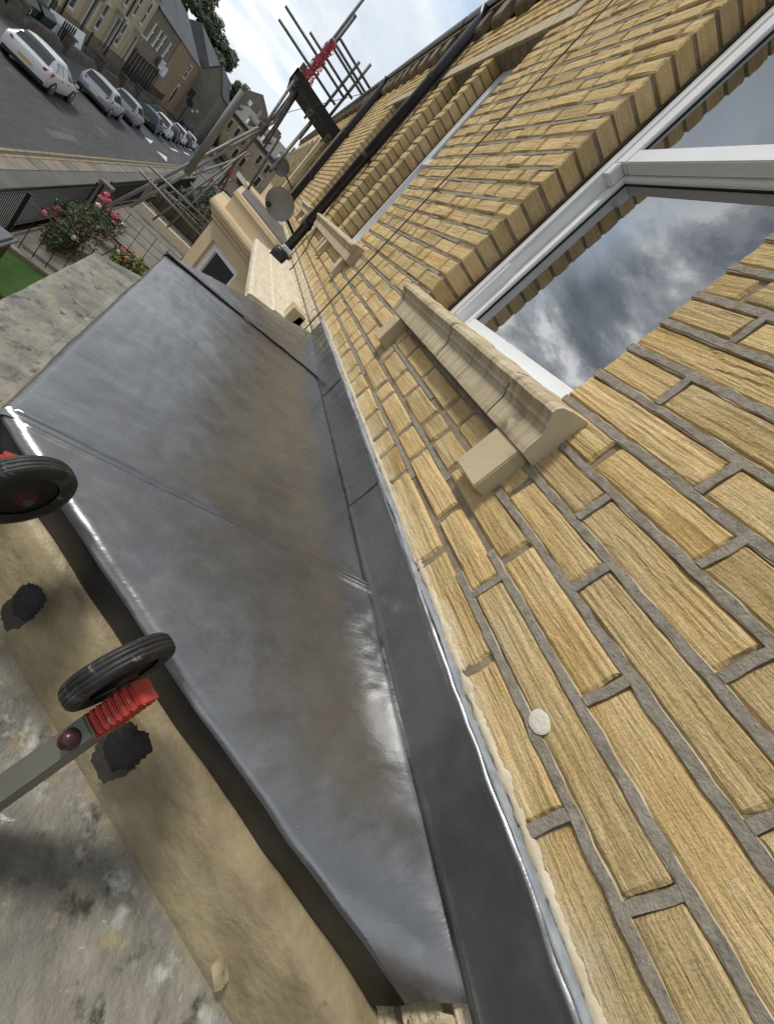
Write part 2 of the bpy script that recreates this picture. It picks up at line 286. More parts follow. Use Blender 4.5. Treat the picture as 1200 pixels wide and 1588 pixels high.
# ------------------------------------------------------------------ our terrace: walls of split-faced stone
random.seed(7)
def stone_geo(x0, x1, z0, z1, depth, nx, nz_, seed, amp, y0=0.0):
    """One split-faced stone: rough front grid, four sides to the depth. World coordinates."""
    V = []; F = []; wob = .0035 if amp > .3 else .003
    tilt = (random.random() - .5) * .003 * amp; bulge = .0012 + random.random() * .003
    eu = min(.25, .0055 / (x1 - x0)); ev = min(.25, .0055 / (z1 - z0)); nx += 2; nz_ += 2
    us = [0] + [eu + (1 - 2 * eu) * i / (nx - 2) for i in range(nx - 1)] + [1]; vs = [0] + [ev + (1 - 2 * ev) * i / (nz_ - 2) for i in range(nz_ - 1)] + [1]
    for j in range(nz_ + 1):
        for i in range(nx + 1):
            u = us[i]; v = vs[j]; x = x0 + (x1 - x0) * u; z = z0 + (z1 - z0) * v
            e = min(u * (x1 - x0), (1 - u) * (x1 - x0), v * (z1 - z0), (1 - v) * (z1 - z0))
            if v in (0, 1): z += nz3(x * 14, seed, z * 9) * wob
            if u in (0, 1): x += nz3(z * 22, seed + 3, x * 5) * wob * 1.3
            edge = min(1, e / .0055)
            strat = nz3(x * 3.2, z * 62, seed * .7) * .0034 + nz3(x * 9, z * 150, seed) * .0022
            sh_ = nz3(x * 2.2 + 3, z * 26 + .25 * nz3(x * 8, 1, z * 8), seed * 2.1); strat += .0019 * (1 if sh_ > .12 else (-1 if sh_ < -.25 else 0)) * edge * (.5 + abs(nz3(x * 5, 4, seed)))
            broad = nz3(x * 9 + 5, z * 14, seed * 1.3) * .0032
            y = y0 + amp * (bulge * edge + strat + broad * edge) + tilt * (v - .5) * 2 - (1 - edge) * .0035
            V.append((x, y, z))
    F = [(j * (nx + 1) + i, j * (nx + 1) + i + 1, (j + 1) * (nx + 1) + i + 1, (j + 1) * (nx + 1) + i) for j in range(nz_) for i in range(nx)]
    ring = [i for i in range(nx + 1)] + [j * (nx + 1) + nx for j in range(1, nz_ + 1)] + [nz_ * (nx + 1) + i for i in range(nx - 1, -1, -1)] + [j * (nx + 1) for j in range(nz_ - 1, 0, -1)]
    k = len(V); yb = y0 - depth
    for q in ring: V.append((V[q][0], yb, V[q][2]))
    n = len(ring); F += [(ring[(a + 1) % n], ring[a], k + a, k + (a + 1) % n) for a in range(n)]
    F = [f[::-1] for f in F]
    return V, F
JZ = [-.617, -.54, -.462, -.384, -.306, -.205, -.128, -.048, .028, .105, .181, .257, .333, .403, .472, .541, .611]
while JZ[-1] < 2.12: JZ.append(JZ[-1] + .0725 + .004 * math.sin(len(JZ) * 2.3))
FORCE = {4: [.09], 5: [.438, -.003], 6: [.193], 7: [.345, .023], 8: [.451, .150], 9: [.275], 10: [.37], 11: [.556, .25], 12: [.40], 13: [.568]}
MT = .0075                                                # half a joint
def wall_rows(X0, X1, openings, rows, lens, force=True):
    """Yield stones (x0, x1, z0, z1, row) that fill the wall between X0 and X1 round the openings."""
    for r in rows:
        za, zb = JZ[r] + MT, JZ[r + 1] - MT; zm = (za + zb) / 2
        cuts = [(X0, 0)] + [(o[0], 1) for o in openings if o[2] - .01 < zm < o[3] + .01]
        spans = [(X0, X1)]
        for (a, b, c, d) in openings:
            if c < zm < d:
                ns = []
                for (p, q) in spans:
                    if b <= p or a >= q: ns.append((p, q)); continue
                    if a > p: ns.append((p, a))
                    if b < q: ns.append((b, q))
                spans = ns
        for (p, q) in spans:
            js = [p]; x = p + random.uniform(.07, .2)
            fj = sorted(FORCE.get(r, [])) if force and p < .3 else []
            if fj:
                js = [p] + fj; x = fj[-1]
                if x < q - .36: x = x + random.uniform(.2, .28); 
                else: x = q
            while x < q - .07:
                if x - js[-1] > .05: js.append(x)
                x += lens(x, r)
            js.append(q)
            for i in range(len(js) - 1):
                a = js[i] + (0 if i == 0 and js[i] != X0 else MT); b = js[i + 1] - (0 if i == len(js) - 2 and js[i + 1] != X1 else MT)
                if b - a > .02: yield (a, b, za, zb, r)
def build_wall(house, X0, X1, openings, zlo, zhi, lens, old=False, limit=300, back=-.1):
    rows = [r for r in range(len(JZ) - 1) if JZ[r + 1] > zlo and JZ[r] < zhi]
    S = list(wall_rows(X0, X1, openings, rows, lens, force=not old))
    S.sort(key=lambda s: -pxsize(((s[0] + s[1]) / 2, 0, (s[2] + s[3]) / 2)) ** 2 * (s[1] - s[0]) if s[0] > -.4 else 0)
    rest = MB()
    for i, (a, b, c, d, r) in enumerate(S):
        px = pxsize(((a + b) / 2, 0, (c + d) / 2))
        nx = max(3, min(34, int((b - a) * px / 5))); nz_ = max(3, min(14, int((d - c) * px / 4)))
        if a < .75 and a > -.45: nx = max(8, min(44, int((b - a) * px / 4))); nz_ = max(8, min(30, int((d - c) * px / 2)))
        near = a < .75
        amp = (.85 if near else .62) * random.uniform(.7, 1.2); y0 = random.uniform(-.002, .002)
        if random.random() < .10 and not near: amp *= 1.7
        if .76 < a < 1.6 and -.13 < c < .03: amp *= 1.7; y0 -= .002
        if a < -.45: nx, nz_ = 2, 1
        V, F = stone_geo(a, b, c, d, .1 + y0, nx, nz_, (a * 7.3 + c * 11.1) % 97, amp, y0)
        if i < limit:
            cc = Vector(((a + b) / 2, 0, (c + d) / 2))
            meshobj('stone', [Vector(v) - cc for v in V], F, stoneM, house, loc=cc)
        else: rest.add(V, F)
    if rest.V:
        o = meshobj('stone_courses', rest.V, rest.F, stoneM, house); o['kind'] = 'stuff'
    # mortar: a recessed bed behind the stones plus the raised ribbons of pointing
    bed = MB(); inset = .006
    xs = sorted(set([X0, X1] + [v for o in openings for v in o[:2]])); zs = sorted(set([zlo, zhi] + [v for o in openings for v in o[2:] if zlo < v < zhi]))
    for i in range(len(xs) - 1):
        for j in range(len(zs) - 1):
            a, b, c, d = xs[i], xs[i + 1], zs[j], zs[j + 1]; mx_, mz = (a + b) / 2, (c + d) / 2
            if any(o[0] < mx_ < o[1] and o[2] < mz < o[3] for o in openings): continue
            ia = inset if any(abs(o[1] - a) < 1e-6 and o[2] < mz < o[3] for o in openings) else 0
            ib = inset if any(abs(o[0] - b) < 1e-6 and o[2] < mz < o[3] for o in openings) else 0
            bed.box(a + ia, b - ib, -.3, -.0045, c, d)
    bed.obj('mortar_bed', mortarOldM, house)
    rib = MB(); pale = MB()
    def ribbon(p, q, hw, proud, horiz, seed):
        p = Vector(p); q = Vector(q); ln = (q - p).length; n = max(1, int(ln / .012)) if proud > 0 else max(1, int(ln / .05)); V = []; F = []
        for i in range(n + 1):
            c = p.lerp(q, i / n); s1 = hw * (1 + .5 * nz3(c.x * 30, seed, c.z * 30) + .35 * nz3(c.x * 9, seed + 2, c.z * 9)); s2 = hw * (1 + .5 * nz3(c.x * 30, seed + 7, c.z * 30) + .35 * nz3(c.x * 9, seed + 5, c.z * 9))
            yy = proud + .0014 * nz3(c.x * 25, c.z * 25, seed); o = Vector((0, 0, 1)) if horiz else Vector((1, 0, 0))
            V += [c - o * s1 + Vector((0, -.012, 0)), c - o * s1 * .93 + Vector((0, yy, 0)), c + o * s2 * .93 + Vector((0, yy, 0)), c + o * s2 + Vector((0, -.012, 0))]
        for i in range(n):
            for k in range(3): F.append((i * 4 + k, (i + 1) * 4 + k, (i + 1) * 4 + k + 1, i * 4 + k + 1))
        F += [(0, 1, 2, 3), (n * 4 + 3, n * 4 + 2, n * 4 + 1, n * 4)]
        rib.add(V, F)
        if proud > .002 and horiz:                        # thin pale feather of mortar along both sides of the ribbon
            for sgn in (-1, 1):
                V = []; F = []
                for i in range(n + 1):
                    c = p.lerp(q, i / n); s1 = hw * (1 + .45 * nz3(c.x * 30, seed if sgn < 0 else seed + 7, c.z * 30)); g_ = max(0, .0022 * (nz3(c.x * 16, seed + 11, sgn) * 1.6 + .35) + .0012 * nz3(c.x * 70, seed, sgn))
                    V += [c + Vector((0, .0005, sgn * s1 * .7)), c + Vector((0, proud * .62, sgn * s1 * .98)), c + Vector((0, proud * .45, sgn * (s1 + g_))), c + Vector((0, -.006, sgn * (s1 + g_ * 1.2)))]
                for i in range(n):
                    for k in range(3): F.append((i * 4 + k, (i + 1) * 4 + k, (i + 1) * 4 + k + 1, i * 4 + k + 1))
                pale.add(V, F)
    if not old:
        for r in rows:                                    # fresh grey ribbon pointing on the near pier
            z = JZ[r]
            x1 = .722 if z > .17 else (.66 if z > 0 else (.62 if z > -.1 else .50))
            if z > -.30: ribbon((-.5, 0, z), (x1, 0, z), .0071, .0034, True, r)
            for fx in FORCE.get(r, []):
                if JZ[r + 1] > -.3: ribbon((fx, 0, JZ[r] + .008), (fx, 0, JZ[r + 1] - .007), .0071, .0032, False, r + 50)
        for r in rows:                                    # flatter, uneven pointing further along
            z = JZ[r]; x = .75
            while x < min(X1, 3.2):
                ln = random.uniform(.08, .4)
                if random.random() < .8 and not any(o[0] - .02 < x + ln / 2 < o[1] + .02 and o[2] < z < o[3] for o in openings) and not any(o[0] < x + ln and o[1] > x and o[2] < z < o[3] for o in openings):
                    ribbon((x, 0, z), (x + ln, 0, z), .0065, -.0008, True, r + x)
                x += ln
    if rib.V: rib.obj('mortar_pointing', mortarM, house)
    if pale.V: pale.obj('mortar_feather', paleEdgeM, house)

def window(house, x0, x1, z0, z1, y=-.10, simple=False):
    """Sliding sash window in white uPVC; window > sash rails and panes."""
    f = MB(); fw = .035
    f.box(x0, x0 + fw, y - .09, y, z0, z1); f.box(x1 - fw, x1, y - .09, y, z0, z1)
    f.box(x0 + fw, x1 - fw, y - .09, y - .001, z0, z0 + .03); f.box(x0 + fw, x1 - fw, y - .09, y - .001, z1 - .04, z1)
    if not simple:
        f.box(x1 - fw - .006, x1 - fw, y - .05, y - .012, z0 + .03, z1 - .04); f.box(x0 + fw, x0 + fw + .006, y - .05, y - .012, z0 + .03, z1 - .04)
    wd = f.obj('window', upvcM, house, bevel=.002)
    zm = z0 + (z1 - z0) * .49; a, b = x0 + fw + .001, x1 - fw - .001; sw = .05
    u = MB(); yu = y - .006                               # upper sash, outer track
    u.box(a, a + sw, yu - .045, yu, zm, z1 - .04); u.box(b - sw, b, yu - .045, yu, zm, z1 - .04)
    u.box(a + sw, b - sw, yu - .045, yu - .0005, zm, zm + .052); u.box(a + sw, b - sw, yu - .045, yu - .0005, z1 - .09, z1 - .04)
    us = u.obj('upper_sash', upvcM, wd, bevel=.003)
    l_ = MB(); yl = y - .05                               # lower sash, inner track
    l_.box(a, a + sw, yl - .035, yl, z0 + .03, zm + .03); l_.box(b - sw, b, yl - .035, yl, z0 + .03, zm + .03)
    l_.box(a + sw, b - sw, yl - .035, yl - .0005, z0 + .03, z0 + .085); l_.box(a + sw, b - sw, yl - .035, yl - .0005, zm - .02, zm + .03)
    l_.obj('lower_sash', upvcM, wd, bevel=.003)
    for (za, zb, yy) in ((zm + .05, z1 - .088, yu - .016), (z0 + .083, zm - .018, yl - .016)):
        g = MB(); g.box(a + sw - .004, b - sw + .004, yy - .012, yy, za - .004, zb + .004); g.obj('pane', glassM, wd)
        if not simple:
            k = MB(); e = .004
            k.box(a + sw, a + sw + e, yy, yy + .004, za, zb); k.box(b - sw - e, b - sw, yy, yy + .004, za, zb)
            k.box(a + sw + e, b - sw - e, yy, yy + .004, za, za + e); k.box(a + sw + e, b - sw - e, yy, yy + .004, zb - e, zb); k.obj('gasket', gasketM, wd)
    if not simple:
        for xx in (a - .001, b - .011):                   # travel stop where the upper sash ends
            c = MB(); c.box(xx, xx + .012, y - .052, y - .012 + .003, z0 + .045, z0 + .30); c.obj('track_cover', upvcM, wd)
        h = MB(); h.box(b - .03, b + .004, yu - .045, yu + .002, zm - .05, zm + .0); h.obj('sash_horn', upvcM, wd, bevel=.004)
    g = MB(); g.box(x0 - .04, x0 - .001, y - .09, y - .012, z0, z1 + .03); g.box(x1 + .001, x1 + .05, y - .09, y - .012, z0 - .02, z1 + .03); g.box(x0 - .001, x1 + .001, y - .09, y - .012, z1 + .001, z1 + .03)
    g.obj('brown_lining', brownM, wd)
    k = MB(); k.box(x0 - .2, x1 + .2, -1.2, -1.19, z0 - .2, z1 + .2); k.obj('room_wall', mat('room', (.05, .05, .05), .9) if 'room' not in MATS else MATS['room'], wd)
    return wd

def sill(house, x0, x1, z1, zb, depth=.10, br=None, joints=()):
    """Moulded stone sill: profile swept along x, with two square brackets below."""
    prof = [(-.12, z1 + .012), (.01, z1), (depth * .62, z1 - .014), (depth * .9, z1 - .026), (depth, z1 - .036), (depth * 1.0, z1 - .046), (depth * .86, z1 - .054), (depth * .80, z1 - .060),
            (depth * .80, z1 - .066), (depth * .70, z1 - .072), (depth * .64, z1 - .082), (depth * .60, zb + .012), (depth * .57, zb), (-.02, zb), (-.12, zb)]
    n = max(2, int((x1 - x0) / .012)); V = []; F = []; m = len(prof)
    for i in range(n + 1):
        x = x0 + (x1 - x0) * i / n
        for (yy, zz_) in prof:
            j = (nz3(x * 5, yy * 30, zz_ * 20) * .0018 + nz3(x * 28, yy * 30, zz_ * 30) * .0016) if yy > 0 else 0
            dx = 0
            if i == 0: dx = max(0, yy) * .0
            V.append((x + dx, yy + j, zz_ + j * .6))
    for i in range(n):
        for k in range(m - 1): F.append((i * m + k, i * m + k + 1, (i + 1) * m + k + 1, (i + 1) * m + k))
    F += [tuple(range(m))[::-1], tuple(n * m + k for k in range(m))]
    s = meshobj('window_sill', V, F, sillM, house)
    bm = bmesh.new(); bm.from_mesh(s.data); bmesh.ops.recalc_face_normals(bm, faces=bm.faces); bm.to_mesh(s.data); bm.free()
    for jx in joints:
        q = MB(); V = [(jx, yy + .0006, zz_ + .0004) for (yy, zz_) in prof[1:13]] + [(jx + .004, yy + .0006, zz_ + .0004) for (yy, zz_) in prof[1:13]]
        q.add(V, [(k, k + 1, 12 + k + 1, 12 + k) for k in range(11)]); q.obj('sill_joint', mat('dark_joint', (.05, .038, .025), .95) if 'dark_joint' not in MATS else MATS['dark_joint'], s)
    for (a, b) in br or ():
        q = MB(); q.box(a, b, -.02, depth * .52, zb - .118, zb + .0005); q.obj('sill_bracket', brkM, s, bevel=.003)
    return s
def lintel(house, x0, x1, z0, z1, y=.014):
    q = MB(); q.box(x0, x1, -.1, y, z0, z1); return q.obj('lintel', sillM, house, bevel=.004)
def eaves(house, x0, x1, step=.42):
    k = 0; x = x0 + .12
    while x < x1 - .1:
        q = MB()
        prof = [(0, 2.10), (.05, 2.105), (.068, 2.13), (.072, 2.18), (.075, 2.265), (0, 2.265)]
        q.prism([(x, a, b) for a, b in prof], (.2, 0, 0)); q.obj('eaves_corbel', corbM, house, bevel=.004); x += step
    q = MB(); q.box(x0, x1, -.1, .082, 2.266, 2.31); q.obj('cornice_course', corbM, house, bevel=.004)
    q = MB(); q.prism([(x0, .0, 2.312), (x0, .10, 2.312), (x0, .115, 2.34), (x0, .118, 2.385), (x0, .0, 2.385)], (x1 - x0, 0, 0)); q.obj('gutter', gutM, house)
corbM = mat('dark_weathered_stone', (.22, .18, .13), .9, var=[(.14, .115, .085), (.27, .22, .155)], scale=5, bump=.003, bscale=50, coords='World', rnd=.2)
gutM = mat('gutter_paint', (.06, .06, .06), .5, var=[(.04, .04, .04), (.09, .09, .09)], scale=3)
slateM = mat('slate', (.085, .085, .09), .7, var=[(.06, .06, .065), (.11, .11, .115)], scale=.8, bump=.01, bscale=3, coords='World', rnd=.15)

GND0 = 5.02
def gz(x, dz=0): return -(GND0 + .019 * x) + dz
def house_shell(h, x0, x1, wallM):
    q = MB(); q.box(x0, x1, -7, -.301, gz(x0) - .5, 2.3); q.obj('wall', wallM, h)
    q = MB(); q.box(x0, x1, -.30, -.02, gz(x0) - .5, -.618); q.obj('lower_wall', paintM, h)
    q = MB(); q.prism([(x0, .07, 2.386), (x0, -3.5, 4.6), (x0, -7.1, 2.386)], (x1 - x0, 0, 0)); q.obj('roof', slateM, h)

h1 = thing('terrace_house', 'yellow split stone terrace house wall with new lead bay roof and white sash windows', 'house', (2.7, 0, gz(2.7) + .3))
O1 = [(.722, 1.70, .15, 1.68), (3.28, 4.05, .13, 1.69), (4.22, 4.9, .13, 1.69)]
# keep only walling round openings: the mass behind them starts at y = -.30, windows are set within the wall
def lens1(x, r):
    if x < .72: return random.uniform(.24, .32)
    if x < 2.6: return random.choice((.10, .14, .19, .23))
    return random.choice((.10, .13, .17, .2))
build_wall(h1, -.9, 5.9, O1, -.615, 2.13, lens1)
house_shell(h1, -3, 5.9, paintM)
window(h1, .757, 1.665, .165, 1.68)
window(h1, 3.33, 4.01, .15, 1.69, simple=True); window(h1, 4.26, 4.86, .15, 1.69, simple=True)
sill(h1, .615, 1.73, .168, .036, .085, [(.63, .735), (1.60, 1.68)], joints=(1.17, .79))
sill(h1, 2.93, 5.2, .145, .015, .08, [(3.05, 3.15), (3.95, 4.05), (4.12, 4.2), (4.95, 5.05)], joints=(4.0,))
lintel(h1, .55, 1.9, 1.695, 1.80); lintel(h1, 3.05, 5.35, 1.695, 1.80)
eaves(h1, -.9, 5.88)
# white filler dab and rusty fixings on the stones
def blob(name, c, r, n, m, parent, thick=.003, seed=0, normal=(0, 1, 0), asp=1, jag=.25):
    nn = Vector(normal).normalized(); a = nn.cross(Vector((0, 0, 1)))
    if a.length < .1: a = Vector((1, 0, 0))
    a.normalize(); b = a.cross(nn); c = Vector(c); V = []; F = []; rings = (1, .8, .5, .2)
    for q, rr in enumerate(rings):
        for k in range(n):
            t = 2 * math.pi * k / n; jg = 1 + jag * nz3(math.cos(t) * 1.6, math.sin(t) * 1.6, seed) + jag * .5 * nz3(math.cos(t) * 6, math.sin(t) * 6, seed + 4)
            hgt = (0 if q == 0 else thick * (1 + .5 * nz3(q * 2, k, seed)))
            V.append(c + (a * math.cos(t) * asp + b * math.sin(t)) * r * rr * jg + nn * hgt)
    for q in range(3):
        for k in range(n): F.append((q * n + k, q * n + (k + 1) % n, (q + 1) * n + (k + 1) % n, (q + 1) * n + k))
    F.append(tuple(3 * n + k for k in range(n)))
    o = meshobj(name, V, F, m, parent, smooth=True)
    bm = bmesh.new(); bm.from_mesh(o.data); bmesh.ops.recalc_face_normals(bm, faces=bm.faces); bm.to_mesh(o.data); bm.free(); return o
dabM = mat('white_filler', (.68, .64, .56), .9, bump=.002, bscale=150, coords='World')
blob('filler_dab', (.196, .006, -.190), .0155, 28, dabM, h1, .0012, 3, asp=1.12, jag=.08)

# ------------------------------------------------------------------ the bay: lead roof, frieze, cornice
ax, ay, ez = .656, .726, -.50
br = meshobj('bay_roof', [(0, .02, -.60), (2.6, .02, -.60), (2.05, .66, -.60), (.67, .66, -.60)], [(0, 1, 2, 3)], leadOldM, h1)
def dent(x, y):
    return (.0035 * nz3(x * 3, y * 3, 1.7) + .0016 * nz3(x * 9, y * 9, 4.2) + .0010 * nz3(x * 22, y * 14, 9.2) + .0004 * nz3(x * 55, y * 40, 2.2))
def ripple(x, y):                                         # hammered ripples near the front of the roof
    k = max(0, min(1, (y - .50) / .06)) * max(0, min(1, (x - .75) / .2))
    return k * .0011 * nz3(x * 11, y * 60, 3.3) + .0006 * nz3(x * 18, y * 18, 7)
def t0_(Wp, Ei, nrm): return min(1.2, math.atan2(max(0, Wp.z - Ei.z), max(.02, (Ei - Wp).dot(nrm))))
def lead_panel(W0, W1, E0, E1, nu, nv, lift=0, ridge=None, flare=1, drop=.085):
    W0, W1, E0, E1 = map(Vector, (W0, W1, E0, E1)); nrm = (E1 - E0).cross(Vector((0, 0, 1))); nrm.z = 0; nrm.normalize()
    mid = (E0 + E1) / 2 - (W0 + W1) / 2
    if nrm.dot(mid) < 0: nrm = -nrm
    rr = .019; na = 8; nd = 6
    def fn(u, j):
        Wp = W0.lerp(W1, u); Ep = E0.lerp(E1, u); Ei = Ep - nrm * rr
        if j <= nv:
            v = j / nv; P = Wp.lerp(Ei, v); P.z += dent(P.x, P.y) * min(1, v * 8 + .1) + ripple(P.x, P.y) + lift
            if ridge:
                for (u0, h, wd) in ridge:
                    P.z += h * math.exp(-((u - u0) * (E1 - E0).length / wd) ** 2)
            return P
        wob = .0045 * nz3(Ep.x * 5, Ep.y * 5, 2.2) + .002 * nz3(Ep.x * 16, Ep.y * 16, 5)
        k = j - nv; base = Ei.copy(); base.z += dent(base.x, base.y) + ripple(base.x, base.y) + lift
        if k <= na:
            hl = max(.02, (Ei - Wp).dot(nrm)); t0 = min(1.2, math.atan2(max(0, Wp.z - Ei.z), hl)); t = t0 + (math.pi / 2 - t0) * k / na
            return base + nrm * (rr * (math.sin(t) - math.sin(t0)) + wob * (k / na)) + Vector((0, 0, -rr * (math.cos(t0) - math.cos(t))))
        d = (k - na) / nd; Q = base + nrm * (rr * (1 - math.sin(t0_(Wp, Ei, nrm))) + wob - .020 * d ** 1.3 + .003 * nz3(Ep.x * 8, Ep.y * 8, 8 + d * 2) * d) + Vector((0, 0, -rr * math.cos(t0_(Wp, Ei, nrm)) - drop * d)); return Q
    tot = nv + na + nd; V = [fn(i / nu, j) for j in range(tot + 1) for i in range(nu + 1)]
    F = [(j * (nu + 1) + i, j * (nu + 1) + i + 1, (j + 1) * (nu + 1) + i + 1, (j + 1) * (nu + 1) + i) for j in range(tot) for i in range(nu)]
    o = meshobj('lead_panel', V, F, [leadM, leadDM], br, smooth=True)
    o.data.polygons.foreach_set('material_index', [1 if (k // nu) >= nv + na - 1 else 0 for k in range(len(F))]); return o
wz = -.415
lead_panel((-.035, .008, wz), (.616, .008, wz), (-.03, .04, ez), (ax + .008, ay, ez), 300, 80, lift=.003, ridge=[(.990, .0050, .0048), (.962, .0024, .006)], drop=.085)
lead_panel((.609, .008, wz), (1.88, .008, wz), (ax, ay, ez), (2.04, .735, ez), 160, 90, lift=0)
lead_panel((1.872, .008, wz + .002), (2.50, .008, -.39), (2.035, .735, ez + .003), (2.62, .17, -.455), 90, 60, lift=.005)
for (pts, r_) in (([(1.872, .01, wz + .005), (1.96, .37, -.455), (2.035, .733, ez + .006)], .0028),):
    q = MB(); q.tube([Vector(p) for p in pts], r_, 8); q.obj('lead_lap', MATS['black_gasket'], br)
# standing strip of cover flashing up the wall, in three lapped lengths
def flash(x0, x1, y0, seed):
    nu = int((x1 - x0) / .01); nv = 14
    def fn(u, v):
        x = x0 + (x1 - x0) * u; top = -.292 + .0045 * nz3(x * 6, 2, seed) + .003 * nz3(x * 22, 1, seed) + (x - .6) * -.004; bot = -.4145 + .0015 * nz3(x * 4, 9, seed)
        z = bot + (top - bot) * v; y = y0 + .0035 * nz3(x * 5, z * 9, seed) + .0016 * nz3(x * 22, z * 8, seed) + .0006 * nz3(x * 60, z * 30, seed)
        if v > .93: y += .004 * (v - .93) / .07
        if v < .08: y += .004 * (1 - v / .08)
        return (x, y, z)
    V, F = grid(nu, nv, fn); k = len(V); m = nu + 1
    V += [(v[0], -.01, v[2]) for v in V[nv * m:]]; F += [(nv * m + i, nv * m + i + 1, k + i + 1, k + i) for i in range(nu)]
    k = len(V); V += [(v[0], .002, v[2]) for v in V[:m]]; F += [(i + 1, i, k + i, k + i + 1) for i in range(nu)]
    o = meshobj('cover_flashing', V, F, leadFM, br, smooth=True)
flash(-.75, .90, .0195, 3.3); flash(.86, 1.66, .0150, 6.1); flash(1.62, 2.52, .0125, 8.7)
for jx in (.90, 1.66):
    q = MB(); q.tube([(jx + .004, .019 if jx < 1 else .0155, -.413), (jx, .020 if jx < 1 else .0165, -.35), (jx + .002, .021 if jx < 1 else .0165, -.296)], .0016, 6); q.obj('lead_lap', MATS['black_gasket'], br)
def irregular_strip(name, x0, x1, zf, yc, hw, m, parent, seed, step=.008, thick=.6, fq=1):
    n = int((x1 - x0) / step); V = []; F = []
    for i in range(n + 1):
        x = x0 + (x1 - x0) * i / n; w_ = hw * max(.12, 1 + 1.1 * nz3(x * 17 * fq, seed, 0) + .6 * nz3(x * 70 * fq, seed, 3)); zc = zf(x)
        for (a, b) in ((-1, -.006), (-.8, .5), (0, 1), (.8, .45), (1, -.006)): V.append((x, yc + (w_ * thick * b if b > 0 else -yc), zc + a * w_))
    for i in range(n):
        for k in range(4): F.append((i * 5 + k, (i + 1) * 5 + k, (i + 1) * 5 + k + 1, i * 5 + k + 1))
    o = meshobj(name, V, F, m, parent, smooth=True)
irregular_strip('sealant_bead', -.75, 2.53, lambda x: -.289 + .0045 * nz3(x * 6, 2, 5) + (x - .6) * -.004, .0165, .0045, sealM, br, 4.0, step=.005)
smearM = mat('mortar_smear', (.56, .50, .38), .95, var=[(.48, .40, .26), (.66, .60, .48)], scale=18, bump=.002, bscale=110, coords='World')
irregular_strip('mortar_smear', -.75, 2.5, lambda x: -.279 + .003 * nz3(x * 5, 8, 5) + (x - .6) * -.004, .0034, .0070, smearM, br, 9.0, step=.003, thick=.10, fq=2.1)
# frieze, cornice and bay walls follow the same canted plan
def ring(o, z):                                           # plan outline of the lead edge pushed outwards by o
    k = math.tan(R(22.5)) * o
    return [Vector((-.09 - o * 1.414, .0, z)), Vector((ax - k, ay + o, z)), Vector((2.04 + k, ay + o, z)), Vector((2.77 + o * 1.414, .0, z))]
def sweep(name, prof, m, parent, amp=0, step=.03, smooth=False, seed=0, back=-.25):
    P0 = ring(0, 0); segs = []
    for i in range(3):
        n = max(1, int((P0[i + 1] - P0[i]).length / step)); segs += [(i, k / n) for k in range(n)]
    segs.append((2, 1.0)); V = []; F = []; m_ = len(prof)
    for (i, t) in segs:
        for (o, z) in prof:
            q = ring(o, z); p = q[i].lerp(q[i + 1], t); d = amp * (nz3(p.x * 9, p.y * 9, z * 9 + seed) + .5 * nz3(p.x * 30, p.y * 30, z * 30)); p.z += d; V.append(p + Vector((d, d, 0)))
    for i in range(len(segs) - 1):
        for k in range(m_ - 1): F.append((i * m_ + k, i * m_ + k + 1, (i + 1) * m_ + k + 1, (i + 1) * m_ + k))
    o = meshobj(name, V, F, m, parent, smooth=smooth)
    bm = bmesh.new(); bm.from_mesh(o.data); bmesh.ops.recalc_face_normals(bm, faces=bm.faces); bm.to_mesh(o.data); bm.free(); return o
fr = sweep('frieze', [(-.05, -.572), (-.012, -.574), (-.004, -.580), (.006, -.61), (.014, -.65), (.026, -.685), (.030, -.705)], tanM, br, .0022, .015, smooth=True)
slab_prof = [(.012, -.688), (.045, -.699), (.09, -.702), (.12, -.703), (.15, -.704), (.176, -.707), (.186, -.715), (.186, -.745), (.172, -.757), (.165, -.775), (.13, -.80), (.10, -.83), (.095, -.86), (.05, -.875), (.045, -.90), (.0, -.905)]
cn = sweep('stone_cornice', slab_prof, slabM, br, .0018, .02)
q = sweep('bay_wall', [(.0, -.90), (.0, gz(1) + .2)], paintM, h1, 0, .8)
for i, (a, b, px_) in enumerate((((.455, .551, -.600), .028, 5), ((.286, .383, -.590), .036, 8))):
    blob('bitumen_patch', Vector(a) + Vector((-.012, .012, 0)), b, 64, bitM, fr, .0050, px_, normal=(-1, 1, .22), asp=.85, jag=.30)
    blob('bitumen_smear', Vector(a) + Vector((-.0150, .0150, -.022)), b * 1.05, 40, bitSM, fr, .0006, px_ + 3, normal=(-1, 1, .22), asp=.8, jag=.35)
q = MB(); c = Vector((.062, .178, -.668)); q.obox(c, Vector((.012, .008, .006)), Vector((-.006, .010, .002)), Vector((0, -.002, .006))); q.obj('stone_chip', sillM, cn, bevel=.002)
# debris under the lifted end of the lead
q = MB(); random.seed(3)
for i in range(16):
    c = Vector((random.uniform(-.10, -.03), random.uniform(.0, .07), random.uniform(-.52, -.455))); s_ = random.uniform(.008, .018)
    rr = Matrix.Rotation(random.uniform(0, 3), 3, 'Z') @ Matrix.Rotation(random.uniform(0, 1), 3, 'X')
    q.obox(c, rr @ Vector((s_, 0, 0)), rr @ Vector((0, s_ * .7, 0)), rr @ Vector((0, 0, s_ * .6)))
o = q.obj('rubble', sillM, br, bevel=.003); o['kind'] = 'stuff'
q = MB(); q.prism([(-.16, -.0, -.56), (-.035, -.0, -.56), (-.035, .05, -.56), (-.16, .05, -.56)], (0, 0, .05)); q.obj('infill_mortar', tanM, br)
